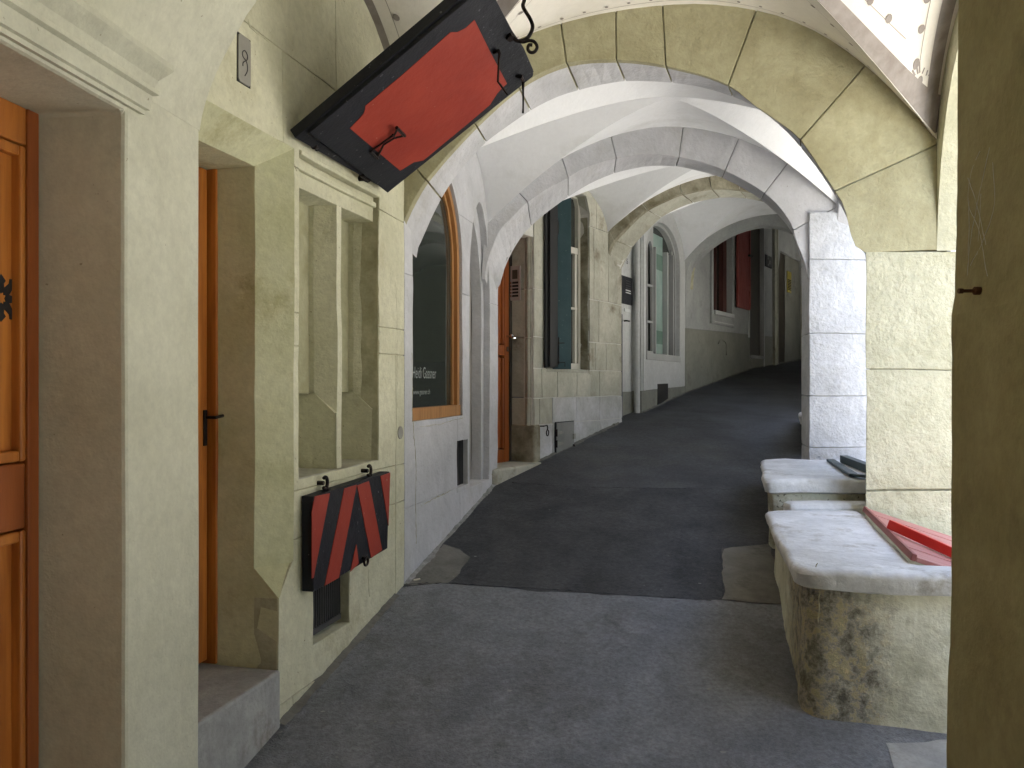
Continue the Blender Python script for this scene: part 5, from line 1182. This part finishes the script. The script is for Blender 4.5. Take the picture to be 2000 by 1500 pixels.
for L_ in ([(1375, 380, .0), (1400, 375, .02), (1415, 395, .03)], ):
    p0_ = S(1410, 390, .03); dn = V((0, 0, -1))
    mb = MB(); mb.tube([S(1370, 385, 0), S(1400, 372, .02), p0_, p0_+V((-.004, 0, -.03)), p0_+V((-.008, 0, -.125)), p0_+V((.004, 0, -.14)), p0_+V((.035, 0, -.185))], [.009, .009, .008, .005, .005, .005, .004], n=7); obj('hanging_pin', mb, M['iron'], RL)
p0_ = S(1582, 595, .02); mb = MB(); mb.tube([S(1530, 555, 0), S(1565, 560, .02), p0_, p0_+V((0, 0, -.05)), p0_+V((.0, 0, -.13)), p0_+V((-.001, 0, -.155))], [.009, .010, .009, .005, .0045, .006], n=7); obj('hanging_pin', mb, M['iron'], RL)
# S-shaped iron hook from the vault
def hk_(x, y, yy): return V(((x-1000)/FPX*yy, yy, (750-y)/FPX*yy))
d_ = S(1500, 250, 0).y
pts = [hk_(px_, py_, d_) for px_, py_ in ((1030, -170), (1030, -90), (1030, -30), (1024, 0), (1022, 14), (1036, 38), (1040, 55), (1030, 74), (1012, 80), (1000, 70), (996, 62))]
RK = thing('ceiling_hook', 'curly black iron hook hanging from the vault and holding up the red and black board', 'hook', tuple(pts[2]))
mb = MB(); mb.tube(smooth(pts, 6), .0085, n=8); obj('rod', mb, M['iron'], RK, sm=True)
cc_ = [(1012, 80), (1022, 82), (1034, 79), (1044, 82), (1049, 92), (1044, 101), (1036, 102), (1031, 96), (1033, 88), (1040, 88)]
mb = MB(); mb.tube(smooth([hk_(x, y, d_) for x, y in cc_], 6), .0075, n=8); obj('scroll', mb, M['iron'], RK, sm=True)
mb = MB(); mb.tube([hk_(990, 60, d_+.01), hk_(998, 76, d_-.01)], .018, n=6); obj('staple', mb, M['iron'], RK)

# ---------------------------------------------------------------- striped board hung under the sill
OFF = .062
FSb = Frame(WA.p(0, 0, OFF), tuple(WA.X)); FSb.Z = WA.Z.copy()
q = FSb.at_all([(612, 969), (761, 921), (757, 1071), (613, 1157)]); 
RBd = thing('striped_board', 'red and black striped board hung on two iron hooks below the blind window', 'board', tuple(FSb.p(q[0][0], q[3][1], -.03)))
mb = MB(.002); mb.prism(FSb, [q[3], q[2], q[1], q[0]], -.055, 0); obj('board', mb, M['black'], RBd, bev=.003)
zz_ = lambda L: [(350+x/3, (y)) for x, y in L]
B5 = lambda x, y: FSb.at(350+x/3, 500+y/3, .002); B6 = lambda x, y: FSb.at(350+x/3, 1000+y/3, .002)
stripes = [[B5(795, 1408), B5(882, 1390), B6(787, 385), B6(777, 390), B6(777, 0)],
           [B5(968, 1362), B5(1040, 1340), B6(935, 385), B6(853, 432)],
           [B5(1042, 1345), B5(1112, 1318), B6(1188, 222), B6(1125, 270)],
           [B5(1180, 1290), B5(1236, 1268), B6(1226, 80)],
           [B6(1038, 190), B6(1052, 300), B6(1003, 350)]]
for st in stripes: mb = MB(); mb.prism(FSb, st, .0, .003); obj('red_stripe', mb, M['red'], RBd)
for x_, y_ in ((635, 945), (721, 921)):
    t_ = FSb.at(x_, y_, -.03); mb = MB(); mb.tube([FSb.p(t_[0]+.022*sin(a_), t_[1]+.004+.026*cos(a_), -.03) for a_ in [pi*1.25-2*pi*.72*k/12 for k in range(13)]], .008, n=8)
    mb.tube([FSb.p(t_[0]+.012, t_[1]-.01, -.03), FSb.p(t_[0]+.012, t_[1]-.06, -.02)], .008, n=8); mb.tube([FSb.p(t_[0]-.012, t_[1]+.005, -.03), FSb.p(t_[0]-.012, t_[1]+.005, -.065)], .010, n=8); obj('hanging_hook', mb, M['iron'], RBd, sm=True)
t_ = B6(1075, 287); mb = MB(); mb.tube([FSb.p(t_[0]+.022*sin(2*pi*k/14), t_[1]+.02*cos(2*pi*k/14), .02) for k in range(15)], .006, n=7, cap=False); mb.tube([FSb.p(t_[0], t_[1]+.015, 0), FSb.p(t_[0], t_[1]+.01, .022)], .008); obj('ring_pull', mb, M['iron'], RBd)
# grubby mortar fillet and dirt along the foot of the walls
def fillet(F, a0, a1, m, w0=.02, w1=.07, off=0.0):
    mb = MB(); pv = None; n = int((a1-a0)/.025)
    for k in range(n+1):
        a = a0+(a1-a0)*k/n; w_ = w0+(w1-w0)*(.5+.5*noise.noise(V((a*4, off, 1))))*(.6+.8*abs(noise.noise(V((a*23, 2, 5)))))
        p0, p1 = F.p(a, 0, off-.02), F.p(a, 0, off+w_)
        q = (mb.vert((p0.x, p0.y, gz(p0.y)+.022+.012*noise.noise(V((a*15, 7, 0))))), mb.vert((p1.x, p1.y, gz(p1.y)+.0055)))
        if pv: mb.face((pv[0], pv[1], q[1], q[0]))
        pv = q
    return obj('wall_foot_dirt', mb, m, kind='structure')
fillet(WA, a545, 4.6, M['conc'], .015, .06); fillet(WA, a790, a_e, mat('pale_foot_dirt', (.20,.20,.19), (.34,.34,.33), .95, 20, .8, 40), .01, .05)
fillet(WC, d1c+.05, lenC, M['conc'], .01, .06); fillet(WD, jd, endD, M['conc'], .01, .05); fillet(WE, 0, longE, M['conc'], .01, .06)
mb = MB()
for k in range(46):
    p_ = ghit(random.uniform(620, 1480), random.uniform(860, 1480), .0065); r_ = random.choice((.004, .005, .007, .010, .012)); ph = random.uniform(0, 6)
    mb.face([mb.vert((p_.x+r_*random.uniform(.6, 1.2)*cos(ph+2*pi*j/8), p_.y+r_*random.uniform(.6, 1.2)*sin(ph+2*pi*j/8), gz(p_.y)+.0065)) for j in range(8)])
obj('debris', mb, mat('trodden_gum', (.16,.16,.155), (.34,.34,.33), .8, 9), kind='stuff', label='trodden pale gum spots and grit on the asphalt')
for L_ in ([(1000, 943), (1120, 951), (1230, 954), (1360, 955), (1484, 957)], [(786, 1141), (880, 1139), (1000, 1148), (1200, 1160), (1404, 1175)], [(1408, 1072), (1415, 1110), (1411, 1172)]):
    mb = MB(); P_ = []
    for (x0_, y0_), (x1_, y1_) in zip(L_, L_[1:]):
        for k in range(14): P_.append(ghit(x0_+(x1_-x0_)*k/14, y0_+(y1_-y0_)*k/14+random.uniform(-1.2, 1.2), .002))
    mb.tube(P_, [random.uniform(.002, .007) for _ in P_], n=5); obj('asphalt_seam', mb, M['asph2'], kind='structure')
# litter
mb = MB(); p_ = ghit(808, 1133, .008); mb.tube([p_, p_+V((.035, .012, .004))], .005); obj('cigarette_end', mb, M['bone'], label='tiny cigarette end lying at the foot of the wall by the concrete patch', cat='litter')
